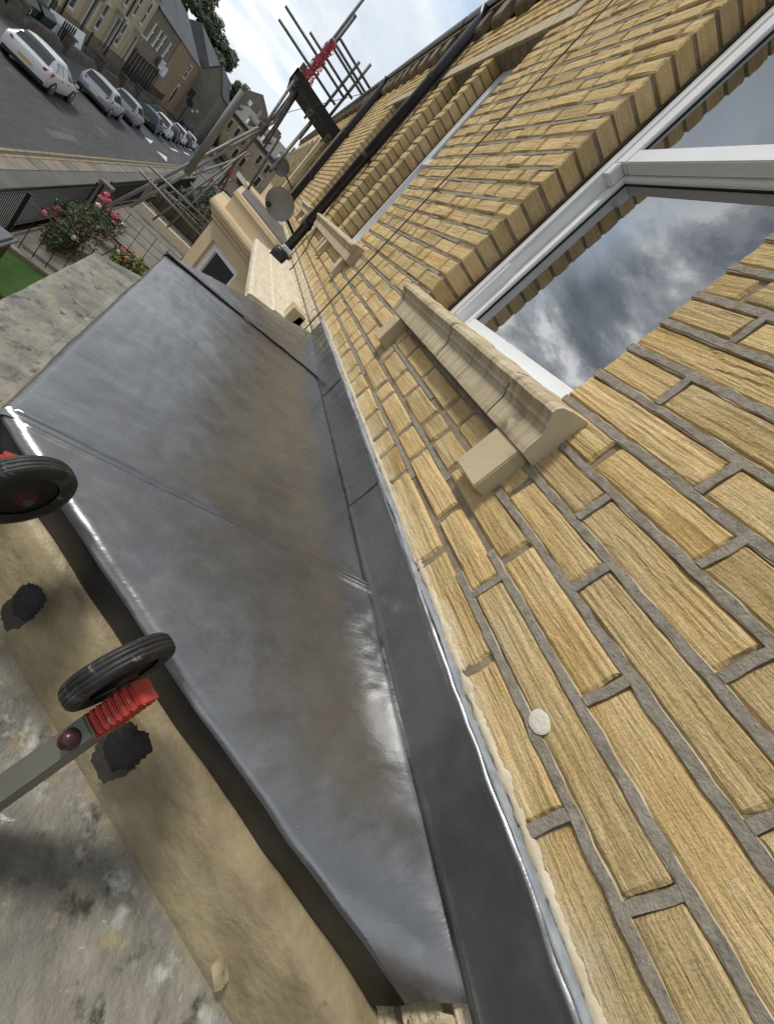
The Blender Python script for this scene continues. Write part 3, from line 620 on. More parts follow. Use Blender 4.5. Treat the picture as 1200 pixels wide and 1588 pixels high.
# ------------------------------------------------------------------ ladder resting against the bay, with wall wheels
cap2 = Vector((.259, .459, -.457)); cap1 = Vector((.505, .668, -.462))
U = (cap1 - cap2).normalized(); U.z = 0; U.normalize(); OUT = Vector((-U.y, U.x, 0)); SL = (OUT * .34 + Vector((0, 0, -.94))).normalized(); FR = SL.cross(U).normalized()
ld = thing('ladder', 'grey ladder with red end caps and black wheels leaning on the lead roof edge', 'ladder', cap2 + SL * 4.6)
for (c, s) in ((cap2, 1), (cap1, -1)):
    rail = MB(); a = c + SL * .032; b = c + SL * 4.6
    rail.obox((a + b) / 2, U * .013, FR * .024, SL * ((b - a).length / 2)); ro = rail.obj('rail', aluM, ld, bevel=.002)
    cp = MB(); nrib = 15                                  # ribbed red cap: rounded block with fins round the top
    for k in range(nrib):
        t = k / (nrib - 1); p = c + SL * (.034 - .052 * t); hw = .0115
        sh = (1 - max(0, (t - .62) / .38) ** 2 * .45)
        cp.obox(p, U * (hw + (.0022 if k % 2 == 0 else 0)), FR * (.0195 * sh + (.0022 if k % 2 == 0 else 0)), SL * .0020)
    cp.obj('end_cap', redM, ro, bevel=.0012)
    bt = MB(); bc = c + SL * .052; fdir = FR if (FR.dot(CAMP - c) > 0) else -FR
    bt.lathe(bc + fdir * .024, fdir, [(.0105, 0), (.0105, .003), (.0085, .006), (.0075, .010), (.003, .012), (.0001, .0125)], 20); bt.obj('bolt', boltM, ro, smooth=True)
    wl = MB(); wc = c + U * (.034 * s) + FR * 0 - SL * .006; rw = .056; hw = .0135
    prof = [(rw * .62, -hw * .8), (rw * .80, -hw * 1.0), (rw * .93, -hw * .9), (rw * .985, -hw * .62), (rw * .99, -hw * .45), (rw * .965, -hw * .41), (rw * .995, -hw * .36), (rw, -hw * .10), (rw * .975, -hw * .05), (rw * .975, hw * .05), (rw, hw * .10), (rw * .995, hw * .36), (rw * .965, hw * .41), (rw * .99, hw * .45), (rw * .985, hw * .62), (rw * .93, hw * .9), (rw * .80, hw), (rw * .62, hw * .8)]
    wl.lathe(wc, U, prof, 56); w_ = wl.obj('wheel', rubM, ld, smooth=True)
    hb = MB(); hb.lathe(wc, U, [(rw * .62, -hw * .55), (rw * .3, -hw * .4), (.013, -hw * .9), (.0001, -hw * .9)], 28); hb.lathe(wc, U, [(rw * .62, hw * .55), (rw * .3, hw * .4), (.013, hw * .9), (.0001, hw * .9)], 28)
    hb.obj('wheel_disc', MATS['black_gasket'], w_, smooth=True)
    ub = MB(); ub.lathe(wc - U * hw * 1.2, U, [(.0001, 0), (.011, 0), (.012, .004), (.012, hw * 2.4 - .004), (.011, hw * 2.4), (.0001, hw * 2.4)], 16); ub.obj('hub', mat('red_hub', (.07, .015, .012), .6) if 'red_hub' not in MATS else MATS['red_hub'], w_)
    ax_ = MB(); ax_.tube([c, wc + U * s * .02], .006, 10); ax_.obj('axle', steelDM, ld)
for k in range(1, 18):
    r_ = MB(); p = .24 * k + .02; r_.tube([cap2 + SL * p, cap1 + SL * p], .014, 10); r_.obj('rung', steelM, ld)
# ------------------------------------------------------------------ pipes, cables, dish
def downpipe(x, z0, z1, r, label):
    t = thing('downpipe', label, 'drainpipe', (x, .07, z0))
    p = MB(); p.tube([(x, .07, z0), (x, .07, z1 - .12), (x, .10, z1)], r, 14); p.obj('pipe', pipeM, t, smooth=True)
    z = z0 + .4
    while z < z1 - .2:
        b = MB(); b.tube([(x, .07, z - .02), (x, .07, z + .02)], r * 1.12, 14); b.box(x - .06, x + .06, 0, .03, z - .018, z + .018); b.obj('bracket', pipeM, t); z += .85
    return t
dp1 = downpipe(5.29, -.45, 2.30, .047, 'thick dark drainpipe next to the double window, ending above the black hopper')
dp2 = downpipe(9.35, -5, 2.33, .055, 'further dark drainpipe running up past the small satellite dish')
hp = thing('hopper_head', 'black rounded box at the foot of the nearer drainpipe', 'hopper', (5.1, .1, -.5))
q = MB(); q.lathe((5.10, .10, -.50), (0, 0, 1), [(.001, -.06), (.06, -.06), (.085, -.02), (.09, .05), (.085, .10), (.06, .12), (.001, .12)], 18); q.obj('box', blackM, hp, smooth=True)
q = MB(); q.box(5.15, 5.23, .02, .13, -.46, -.34); q.obj('white_clip', upvcM, hp, bevel=.01)
cb_ = MB(); cb_.tube([(2.61 + .012 * nz3(z * 2, 1, 1), .024, z) for z in [2.3 - i * .1 for i in range(30)]], .0035, 6)
tag(cb_.obj('cable', blackM), 'thin black cable running straight up the stone between the near windows', 'cable')
cb2 = MB(); pts = [(5.05, .03, -.56), (4.6, .03, -.50), (4.45, .03, -.38), (4.55, .03, -.2), (4.9, .03, .0), (5.17, .03, .3), (5.2, .03, 1.0), (5.2, .03, 2.2)]
cb2.tube(pts, .006, 6); tag(cb2.obj('cable', blackM), 'black cable curving from the black hopper up beside the thick drainpipe', 'cable')
sdh = thing('satellite_dish', 'large grey satellite dish with its arm fixed to the wall by the thick drainpipe', 'satellite dish', (5.62, .36, -.13))
def dish(t, c, nrm, r, armdir, m=dishM):
    c = Vector(c); nrm = Vector(nrm).normalized(); q = MB()
    q.lathe(c, nrm, [(.0001, -.05 * r / .2), (r * .3, -.045 * r / .2), (r * .6, -.032 * r / .2), (r * .85, -.013 * r / .2), (r, 0), (r * 1.02, .004), (r, -.006), (r * .85, -.020), (r * .6, -.040), (r * .3, -.055), (.0001, -.058)], 40)
    q.obj('reflector', m, t, smooth=True)
    a = MB(); tip = c + nrm * r * 1.1 + Vector(armdir) * r * .9; st = c + Vector(armdir) * r * .95
    a.tube([st - nrm * .05, st, tip], .010, 8); a.tube([c - nrm * .05, c - nrm * .14, (c.x + .05, .0, c.z - .12)], .018, 8); a.obj('arm', blackM, t)
    b = MB(); b.tube([tip - nrm * .03, tip + nrm * -.09], .028, 12); b.obj('receiver', blackM, t)
dish(sdh, (5.62, .35, -.13), (-.80, -.12, -.05), .152, (.0, .75, -.55))
sd2 = thing('satellite_dish', 'small dark satellite dish high on the far part of the terrace', 'satellite dish', (12, .4, .28))
dish(sd2, (12.0, .42, .26), (-.9, -.1, -.1), .17, (0, .6, -.7), leadOldM)
# ------------------------------------------------------------------ door canopy between the bays
cp_ = MB(); 
def canopy(house, x0, x1, z, y1):
    prof = [(-.02, z + .11), (.04, z + .10), (.05, z + .035), (.17, z + .02), (.18, z + .008), (y1 - .02, z - .01), (y1, z - .02), (y1, z - .06), (y1 - .05, z - .09), (y1 - .08, z - .15), (-.02, z - .15)]
    q = MB(); V = []; n = 40; m_ = len(prof)
    for i in range(n + 1):
        x = x0 + (x1 - x0) * i / n; V += [(x, a + .003 * nz3(x * 6, a * 8, 1), b + .003 * nz3(x * 5, a * 20, 7)) for a, b in prof]
    F = [(i * m_ + k, i * m_ + k + 1, (i + 1) * m_ + k + 1, (i + 1) * m_ + k) for i in range(n) for k in range(m_ - 1)] + [tuple(range(m_))[::-1], tuple(n * m_ + k for k in range(m_))]
    q.add(V, F); return q.obj('door_canopy', creamM, house)
canopy(h1, 2.86, 5.38, -.52, .34)
q = MB(); q.box(2.86, 3.02, .0, .10, -.54, -.40); q.obj('end_block', sillM, h1, bevel=.004)
# ------------------------------------------------------------------ second house of the terrace and beyond
h2 = thing('terrace_house', 'neighbouring stone terrace house beyond the thick drainpipe with a beige painted bay', 'house', (8.2, 0, gz(8) + .3))
O2 = [(6.37, 7.1, .13, 1.69)]
build_wall(h2, 5.9, 10.8, O2, -.615, 2.13, lambda x, r: random.choice((.13, .18, .24)), old=True, limit=0)
house_shell(h2, 5.9, 10.8, paintM)
window(h2, 6.42, 7.06, .15, 1.69, simple=True)
sill(h2, 6.15, 7.45, .135, .01, .08, [(6.3, 6.4), (7.1, 7.2)]); lintel(h2, 6.1, 7.7, 1.695, 1.80); eaves(h2, 5.92, 10.78)
h3 = thing('terrace_house', 'third terrace house with pale window surrounds behind the hanging scaffold platform', 'house', (13, 0, gz(13) + .3))
O3 = [(11.3, 12.2, -.1, 1.69), (12.7, 13.6, -.1, 1.69), (14.4, 15.2, -.1, 1.69)]
build_wall(h3, 10.8, 16.4, O3, -.615, 2.13, lambda x, r: .33, old=True, limit=0)
house_shell(h3, 10.8, 16.4, paintM); eaves(h3, 10.82, 16.38, .6)
for a in O3:
    window(h3, a[0] + .05, a[1] - .05, a[2] + .03, a[3], simple=True); lintel(h3, a[0] - .1, a[1] + .1, 1.695, 1.80)
    for xx in (a[0] - .13, a[1] + .02):
        q = MB(); q.box(xx, xx + .11, 0, .035, -.25, 1.69); q.obj('window_surround', sillM, h3)
h4 = thing('terrace_house', 'furthest terrace houses in the row, seen almost edge on under the scaffold strut', 'house', (24, 0, gz(22) + .3))
house_shell(h4, 16.4, 32, paintM)
q = MB(); q.box(16.4, 32, -.3, 0, gz(24) - .5, 2.3); q.obj('front_wall', paintM, h4); eaves(h4, 16.42, 31.9, .9)
for i in range(7):
    x = 17.2 + i * 2.1; q = MB(); q.box(x, x + .12, 0, .05, -.3, 1.7); q.box(x + .9, x + 1.02, 0, .05, -.3, 1.7); q.box(x + .12, x + .9, 0, .05, 1.6, 1.8); q.obj('window_surround', sillM, h4)
# neighbour's bay, same plan shifted along the street
DX = 5.57
def nring(o, z):
    return [p + Vector((DX, 0, 0)) for p in ring(o, z)]
def nsweep(name, prof, m, parent):
    V = []; m_ = len(prof); F = []
    for i in range(4): V += [nring(o, z)[i] for (o, z) in prof]
    for i in range(3):
        for k in range(m_ - 1): F.append((i * m_ + k, i * m_ + k + 1, (i + 1) * m_ + k + 1, (i + 1) * m_ + k))
    o = meshobj(name, V, F, m, parent); bm = bmesh.new(); bm.from_mesh(o.data); bmesh.ops.recalc_face_normals(bm, faces=bm.faces); bm.to_mesh(o.data); bm.free(); return o
nb = nsweep('bay_cornice', [(-.02, -.64), (.13, -.655), (.14, -.69), (.135, -.72), (.10, -.735), (.095, -.76), (.05, -.80), (.045, -.825), (.0, -.835)], paintM, h2)
nsweep('bay_blocking_course', [(-.30, -.40), (-.05, -.40), (.0, -.41), (.01, -.46), (-.01, -.47), (-.01, -.645)], paintM, h2)
q = MB(); r_ = nring(-.06, -.396); q.prism(r_, (0, 0, .012)); q.obj('bay_lead_flat', leadOldM, h2)
# bay walls with a real opening on the near canted side
CN = Vector((-.7071, .7071, 0)); CT = Vector((.7071, .7071, 0)); A0 = nring(0, 0)[0]; A1 = nring(0, 0)[1]; ll = (A1 - A0).length
def cpt(s, o, z): return A0 + CT * s + CN * o + Vector((0, 0, z))
q = MB(); s0 = (Vector((5.716, .236, 0)) - A0).dot(CT); s1 = (Vector((6.10, .62, 0)) - A0).dot(CT)
def cbox(mb, sa, sb, oa, ob, za, zb): mb.prism([cpt(sa, oa, za), cpt(sb, oa, za), cpt(sb, ob, za), cpt(sa, ob, za)], (0, 0, zb - za))
gb = gz(6) - .2
cbox(q, 0, s0, -.12, 0, gb, -.836); cbox(q, s1, ll, -.12, 0, gb, -.836); cbox(q, s0, s1, -.12, 0, -.99, -.836); cbox(q, s0, s1, -.12, 0, gb, -2.4)
q.obj('bay_wall', paintM, h2)
q = MB(); q.prism([nring(0, gb)[1], nring(0, gb)[2], nring(-.12, gb)[2], nring(-.12, gb)[1]], (0, 0, -.836 - gb)); q.prism([nring(0, gb)[2], nring(0, gb)[3], nring(-.12, gb)[3], nring(-.12, gb)[2]], (0, 0, -.836 - gb)); q.obj('bay_wall', paintM, h2)
q = MB(); f_ = .07; cbox(q, s0, s0 + f_, -.11, -.05, -2.4, -.99); cbox(q, s1 - f_, s1, -.11, -.05, -2.4, -.99); cbox(q, s0 + f_, s1 - f_, -.11, -.051, -1.06, -.99); cbox(q, s0 + f_, s1 - f_, -.11, -.051, -2.4, -2.33)
bw = q.obj('bay_window', upvcM, h2); q = MB(); cbox(q, s0 + f_, s1 - f_, -.10, -.085, -2.33, -1.06); q.obj('pane', farGlassM, bw)
canopy(h2, 9.0, 11.2, -.60, .42)
# third bay further on, only its top shows
q = MB(); q.prism([(11.9, 0, -.85), (12.6, .75, -.85), (14.0, .75, -.85), (14.7, 0, -.85)], (0, 0, .28)); q.obj('bay_cornice', paintM, h3)
q = MB(); q.prism([(12.0, 0, gz(13) - .2), (12.7, .65, gz(13) - .2), (13.9, .65, gz(13) - .2), (14.6, 0, gz(13) - .2)], (0, 0, 4.0)); q.obj('bay_wall', paintM, h3)
q = MB(); q.prism([(9.2, .0, -.9), (9.2, .5, -.9), (11.3, .5, -.9), (11.3, 0, -.9)], (0, 0, .12)); q.obj('porch_slab', creamM, h2)
# ------------------------------------------------------------------ ground, road, pavements
asphM = mat('asphalt', (.035, .035, .037), .75, var=[(.028, .028, .03), (.042, .042, .044), (.06, .06, .06)], scale=.5, stretch=(.35, 1.4, 1), bump=.004, bscale=20, coords='World', rvar=.12,
            spots=[((.10, .10, .10), .9, .62, .74, (.3, 1.2, 1))])
paveM = mat('pavement_tarmac', (.10, .10, .098), .85, var=[(.08, .08, .078), (.12, .118, .112)], scale=1.2, bump=.004, bscale=40, coords='World')
kerbM = mat('kerb_stone', (.20, .175, .14), .85, var=[(.14, .13, .11), (.24, .21, .17)], scale=2, bump=.004, bscale=25, coords='World', rnd=.25)
yelM = mat('yellow_line', (.26, .19, .09), .8, var=[(.14, .11, .07), (.33, .25, .12)], scale=4, coords='World')
whiteM = mat('white_marking', (.62, .62, .60), .8, var=[(.45, .45, .44), (.68, .68, .66)], scale=5, coords='World')
earthM = mat('dark_earth', (.06, .05, .038), .95, var=[(.035, .03, .024), (.09, .075, .055)], scale=3, bump=.02, bscale=8, coords='World')
flagM = mat('path_flag', (.19, .18, .16), .85, var=[(.13, .125, .11), (.24, .225, .20)], scale=2.5, bump=.003, bscale=25, coords='World', rnd=.2)
turfM = mat('green_turf', (.022, .06, .009), .9, var=[(.025, .075, .008), (.045, .12, .016)], scale=5, bump=.02, bscale=120, coords='World')
dstoneM = mat('dark_stone', (.13, .115, .09), .95, var=[(.07, .062, .05), (.17, .15, .12)], scale=2.2, bump=.03, bscale=4, coords='World', rnd=.2)
def st(o): o['kind'] = 'structure'; return o
def sheet(name, x0, x1, y0, y1, dz, m, nx=1):
    V = []; F = []
    for i in range(nx + 1):
        x = x0 + (x1 - x0) * i / nx; V += [(x, y0, gz(x, dz)), (x, y1, gz(x, dz))]
    for i in range(nx): F.append((2 * i, 2 * i + 2, 2 * i + 3, 2 * i + 1))
    return st(meshobj(name, V, F, m))
sheet('ground', -300, 1200, -600, 900, -.02, earthM)
road = sheet('road', -40, 320, 4.95, 10.7, .0, asphM)
pv = sheet('pavement', -40, 120, 3.66, 4.98, .10, paveM)
sheet('far_pavement', -40, 110, 10.72, 13.6, .11, paveM)
q = MB(); q.prism([(-40, 10.69, gz(-40) - .1), (110, 10.69, gz(110) - .1), (110, 10.69, gz(110) + .115), (-40, 10.69, gz(-40) + .115)], (0, .16, 0)); q.obj('far_kerb', kerbM, WM and bpy.data.objects['far_pavement'])
random.seed(11); x = 6.0; k = 0; proto = None
while x < 62:                                             # kerb flags, each one a stone of its own
    ln = .92
    if proto is None:
        q = MB(); q.box(-.45, .45, -.19, .19, -.15, .115); proto = q.obj('kerb_stone', kerbM, pv, bevel=.012); o = proto
    else:
        o = proto.copy(); COL.objects.link(o)
    o.location = (x, 5.17, gz(x, random.uniform(-.008, .004))); o.rotation_euler = (0, R(1.09), random.uniform(-.01, .01)); x += ln
def strip(name, x0, x1, y0, y1, m, ny=.08):
    V = []; F = []; n = int((x1 - x0) / 1.0)
    for i in range(n + 1):
        x = x0 + (x1 - x0) * i / n; y = y0 + (y1 - y0) * i / n + .012 * nz3(x * .7, y0, 3); V += [(x, y, gz(x, .005)), (x, y + ny, gz(x, .005))]
    F = [(2 * i, 2 * i + 2, 2 * i + 3, 2 * i + 1) for i in range(n)]
    return meshobj(name, V, F, m, road)
strip('yellow_line', 0, 62, 5.40, 5.62, yelM); strip('yellow_line', 0, 62, 5.58, 5.84, yelM)
def decal(name, pts, m=whiteM): return meshobj(name, [(x, y, gz(x, .006)) for x, y in pts], [tuple(range(len(pts)))], m, road)
decal('road_triangle', [(48.9, 8.14), (51.8, 7.95), (48.6, 7.55)]); decal('road_triangle', [(48.3, 7.0), (51.0, 6.55), (48.1, 6.05)])
for (a, b) in (((80, 8.7), (84, 8.6)), ((86, 8.4), (86.3, 7.4)), ((88, 8.2), (88.3, 7.2)), ((86, 7.9), (88.3, 7.7)), ((81, 6.6), (81.3, 5.5)), ((84, 6.5), (84.3, 5.4)), ((82.5, 6.4), (82.8, 5.6)), ((90, 6.2), (96, 6.0)), ((60, 7.7), (64, 7.6)), ((70, 7.7), (74, 7.6))):
    (x0, y0), (x1, y1) = a, b; d = Vector((x1 - x0, y1 - y0, 0)).normalized(); n_ = Vector((-d.y, d.x, 0)) * .12
    decal('road_marking', [(x0 + n_.x, y0 + n_.y), (x0 - n_.x, y0 - n_.y), (x1 - n_.x, y1 - n_.y), (x1 + n_.x, y1 + n_.y)])
# patch and service cover marks
for (x, y, a, b) in ((24, 6.4, 3, .35), (34, 7.2, .6, .6), (30, 7.9, .5, .5)):
    meshobj('tarmac_patch', [(x, y, gz(x, .004)), (x + a, y, gz(x + a, .004)), (x + a, y + b, gz(x + a, .004)), (x, y + b, gz(x, .004))], [(0, 1, 2, 3)], paveM, road)
meshobj('side_road', [(118, 10.7, gz(118, .003)), (200, 10.7, gz(200, .003)), (170, 60, gz(170, .003)), (140, 60, gz(140, .003))], [(0, 1, 2, 3)], asphM)['kind'] = 'structure'
# ------------------------------------------------------------------ front gardens
gp = sheet('garden_path', 12.4, 17.9, .8, 3.6, .0, flagM)
x = 12.9
for i in range(6):
    for j in range(3):
        q = MB(); q.box(-.40, .40, -.40, .40, -.04, .03); o = q.obj('paving_flag', flagM, gp, bevel=.01) if (i, j) == (0, 0) else pf.copy()
        if (i, j) == (0, 0): pf = o
        else: COL.objects.link(o)
        o.location = (13.0 + i * .83, 1.2 + j * .83, gz(13 + i * .83, .01))
sheet('lawn', 2.7, 11.9, 1.1, 3.45, .03, turfM)
q = MB(); q.box(11.92, 12.12, 1.1, 3.5, gz(12) - .1, gz(12) + .12); tag(q.obj('edging_stone', kerbM, bevel=.015), 'stone edging at the far side of the green turf', 'edging')
sheet('side_path', 18.4, 27.5, .4, 3.64, .03, flagM)
random.seed(5)
def railing(name, label, a, b, h, gap, group=None, spear=True, rails=(.12, .95), posts=True, r=.009, joined=False, zb=.05):
    a = Vector((*a, 0)); b = Vector((*b, 0)); n = max(1, int((b - a).length / gap)); t = thing(name, label, 'railings', (a.x, a.y, gz(a.x)), group)
    d = (b - a).normalized(); side = Vector((-d.y, d.x, 0))
    for rh in rails:
        q = MB(); z0, z1 = gz(a.x, rh * h + zb), gz(b.x, rh * h + zb); q.prism([a + side * .018 + Vector((0, 0, z0)), a - side * .018 + Vector((0, 0, z0)), a - side * .018 + Vector((0, 0, z0 + .012)), a + side * .018 + Vector((0, 0, z0 + .012))], (b - a) + Vector((0, 0, z1 - z0))); q.obj('rail', blackM, t)
    pr = None; mb = MB()
    for i in range(n + 1):
        p = a.lerp(b, i / n); z = gz(p.x, zb)
        if joined: mb.tube([(p.x, p.y, z), (p.x, p.y, z + h)], r, 5); continue
        if pr is None:
            q = MB(); q.tube([(0, 0, 0), (0, 0, h)], r, 6)
            if spear: q.tube([(0, 0, h - .005), (0, 0, h + .03), (0, 0, h + .10)], r, 6, rads=[r, r * 2.1, .001])
            pr = q.obj('bar', blackM, t); o = pr
        else: o = pr.copy(); COL.objects.link(o)
        o.location = (p.x, p.y, z)
    if joined: mb.obj('bars', blackM, t)
    if posts:
        for p in (a, b):
            q = MB(); q.box(p.x - .03, p.x + .03, p.y - .03, p.y + .03, gz(p.x), gz(p.x, h + .12 + zb)); q.obj('post', blackM, t, bevel=.004)
    return t
G = 'iron railings of the front gardens'
railing('iron_railing', 'long black iron railing between the pavement and the rose bush', (7.6, 3.66), (17.75, 3.66), 1.05, .115, G)
railing('iron_railing', 'black iron railing along the pavement beyond the first gateway', (19.4, 3.66), (26.2, 3.70), 1.05, .13, G)
railing('iron_railing', 'far black iron railing along the pavement under the sloping scaffold tubes', (27.5, 3.70), (46, 3.78), 1.05, .16, G, joined=True)
railing('iron_railing', 'black spear topped railing between the green turf and the big rose bush', (12.3, 3.5), (12.3, .9), 1.05, .24, G)
railing('iron_railing', 'black handrail fence crossing the path beyond the rose bushes', (18.2, 3.6), (18.2, .9), 1.05, .42, G, spear=False, rails=(.45, .7, .98))
railing('iron_railing', 'black garden railing furthest from us, beyond the pale path edge', (27.0, 3.5), (27.0, .6), 1.0, .25, G, rails=(.1, .95))
railing('iron_railing', 'black garden railing near the beige bay, half hidden by tubes', (31.5, 3.0), (31.5, .4), 1.0, .2, G, rails=(.1, .95), joined=True)
for (x, lab) in ((26.85, 'grey stone gatepost between the two pavement railings'), (19.1, 'short grey gatepost at the first gateway')):
    q = MB(); q.box(x - .16, x + .16, 3.52, 3.84, gz(x) - .1, gz(x) + 1.0); q.box(x - .2, x + .2, 3.48, 3.88, gz(x) + 1.001, gz(x) + 1.09); q.prism([(x - .2, 3.48, gz(x) + 1.091), (x + .2, 3.48, gz(x) + 1.091), (x + .2, 3.88, gz(x) + 1.091), (x - .2, 3.88, gz(x) + 1.091)], (0, 0, .03))
    tag(q.obj('gatepost', kerbM, bevel=.01), lab, 'gatepost')
# low rough boundary walls between gardens
def rough_wall(x, y0, y1, h, label, n=9, t_=.32, rows=3, top=True):
    t = thing('garden_wall', label, 'wall', (x, y0, gz(x))); L_ = (y1 - y0) / n
    q = MB(); q.box(x - t_ / 2 + .03, x + t_ / 2 - .03, y0, y1, gz(x) - .1, gz(x) + h - .02); q.obj('core', earthM, t)
    for r in range(rows):
        for i in range(n):
            q = MB(); y = y0 + L_ * i; g_ = .012; z = gz(x) + h * r / rows
            q.box(x - t_ / 2 - random.uniform(0, .03), x + t_ / 2 + random.uniform(0, .03), y + g_, y + L_ - g_, z + g_, z + h / rows - g_); q.obj('stone', dstoneM, t, bevel=.02)
    return t
rough_wall(24.6, .4, 3.4, .55, 'low dark stone wall across the gardens just past the side path')
rough_wall(29.0, .5, 3.5, .9, 'taller dark stone wall across the gardens behind the scaffold tubes', rows=4)
rough_wall(36.0, .5, 3.5, .9, 'furthest dark stone wall across the gardens', rows=4)
q = MB(); q.box(24.2, 24.42, .5, 3.4, gz(24), gz(24) + .5); tag(q.obj('coping_slab', creamM, bevel=.02), 'pale stone slab edge lying along the side path', 'slab')
# ------------------------------------------------------------------ plants
leafM = mat('rose_leaf', (.035, .065, .022), .6, rnd=.5, island=True); leafRM = mat('rose_leaf_red', (.10, .045, .03), .6, rnd=.4, island=True)
leafYM = mat('pale_leaf', (.16, .17, .05), .6, rnd=.4, island=True); barkM = mat('bark', (.05, .04, .03), .9)
pinkM = mat('pink_petal', (.75, .16, .26), .6, rnd=.25); pwM = mat('white_petal', (.75, .70, .66), .6); salM = mat('salmon_petal', (.80, .30, .26), .6, rnd=.2)
def leafcloud(c, rad, n, size, seed, hole=.35):
    random.seed(seed); V = []; F = []
    c = Vector(c); cl = [(Vector((random.gauss(0, .45), random.gauss(0, .45), random.gauss(0, .45))), random.uniform(.25, .5)) for _ in range(14)]
    while len(F) < n:
        k, kr = random.choice(cl); p = k + Vector((random.gauss(0, 1), random.gauss(0, 1), random.gauss(0, 1))).normalized() * kr * random.uniform(.5, 1)
        if p.length > 1.15: continue
        P = c + Vector((p.x * rad[0], p.y * rad[1], p.z * rad[2])); a = Vector((random.gauss(0, 1), random.gauss(0, 1), random.gauss(0, 1))).normalized(); b = a.orthogonal().normalized(); s_ = size * random.uniform(.6, 1.3)
        i = len(V); V += [P - a * s_, P + b * s_ * .55, P + a * s_, P - b * s_ * .55]; F.append((i, i + 1, i + 2, i + 3))
    return V, F
def bush(c, rad, n, seed, label, flowers, lm=leafM):
    t = thing('rose_bush', label, 'rose bush', (c[0], c[1], gz(c[0])))
    V, F = leafcloud(c, rad, n, .045, seed); o = meshobj('foliage', V, F, lm, t)
    V, F = leafcloud(c, (rad[0] * .9, rad[1] * .9, rad[2]), int(n * .22), .04, seed + 9); meshobj('reddish_foliage', V, F, leafRM if lm is leafM else leafYM, t)
    q = MB(); random.seed(seed)
    for i in range(14): q.tube([(c[0] + random.uniform(-.1, .1), c[1] + random.uniform(-.1, .1), gz(c[0])), (c[0] + random.uniform(-.5, .5) * rad[0], c[1] + random.uniform(-.5, .5) * rad[1], c[2] + rad[2] * .5)], .012, 5)
    q.obj('stems', barkM, t)
    for (p, m_, s_) in flowers:
        q = MB(); p = Vector(p)
        for k in range(14):
            a = random.uniform(0, 6.28); e = random.uniform(-.3, 1.3); d = Vector((math.cos(a) * math.cos(e), math.sin(a) * math.cos(e), math.sin(e))); b = d.orthogonal().normalized(); cc = d.cross(b)
            k0 = p + d * s_ * .55; q.add([k0 - b * s_ * .5, k0 - cc * s_ * .5 + d * s_ * .1, k0 + b * s_ * .5, k0 + cc * s_ * .5 + d * s_ * .15], [(0, 1, 2, 3)])
        meshobj('flower', q.V, q.F, m_, t)
fl = [((12.6, 3.25, -4.28), pinkM, .085), ((13.9, 3.35, -4.42), pinkM, .09), ((13.2, 2.75, -4.5), pwM, .09), ((16.2, 3.15, -4.28), pwM, .10), ((15.6, 3.0, -4.3), pwM, .09), ((17.2, 3.25, -4.28), pinkM, .11), ((17.4, 3.30, -4.15), pinkM, .10), ((17.2, 3.05, -4.38), pinkM, .10), ((17.0, 2.85, -4.40), pinkM, .10), ((17.4, 2.85, -4.42), pinkM, .10), ((17.3, 2.6, -4.5), pwM, .09), ((13.00, 3.10, -4.35), pinkM, 0.050), ((14.60, 3.20, -4.30), pwM, 0.060), ((15.00, 2.60, -4.55), pinkM, 0.050), ((16.40, 2.70, -4.40), pinkM, 0.070), ((14.20, 2.50, -4.70), pwM, 0.050), ((16.80, 3.30, -4.20), pinkM, 0.080)]
bush((14.6, 2.95, -4.72), (1.9, .62, .62), 5200, 21, 'big dark rose bush with pink and white flowers behind the long railing', fl)
bush((16.9, 2.95, -4.72), (.9, .5, .5), 1500, 33, 'smaller rose bush whose pink flowers stand by the first gateway', [((17.6, 3.2, -4.3), pinkM, .1)])
fl2 = [((14.9, 2.02, -4.42), salM, .08), ((15.2, 2.10, -4.5), salM, .08), ((15.4, 1.9, -4.42), salM, .08), ((15.1, 1.88, -4.6), salM, .085), ((15.5, 1.75, -4.5), pwM, .07), ((14.9, 2.1, -4.55), pwM, .07)]
bush((15.3, 1.85, -4.82), (.75, .42, .42), 2200, 45, 'low yellowish rose bush with salmon flowers next to the lead roof corner', fl2, leafYM)
ivyM = mat('dark_leaf', (.022, .035, .014), .6, rnd=.4, island=True)
for i, (c, rad, lab) in enumerate((((33.5, 2.2, -4.9), (1.6, 1.0, .7), 'dark shrub between the garden walls under the tubes'), ((42, 2.0, -5.0), (3, 1.2, .9), 'dark hedge in the further gardens beside the red tube'), ((52, 2.2, -5.1), (4, 1.3, 1.1), 'furthest dark hedge in the gardens behind the beige bay'))):
    t = thing('shrub', lab, 'shrub', (c[0], c[1], gz(c[0]))); V, F = leafcloud(c, rad, 1800, .10, 60 + i); meshobj('foliage', V, F, ivyM, t)
    q = MB(); q.tube([(c[0], c[1], gz(c[0])), c], .06, 6); q.obj('trunk', barkM, t)
treeM = mat('tree_leaf', (.075, .095, .05), .7, rnd=.45, island=True)
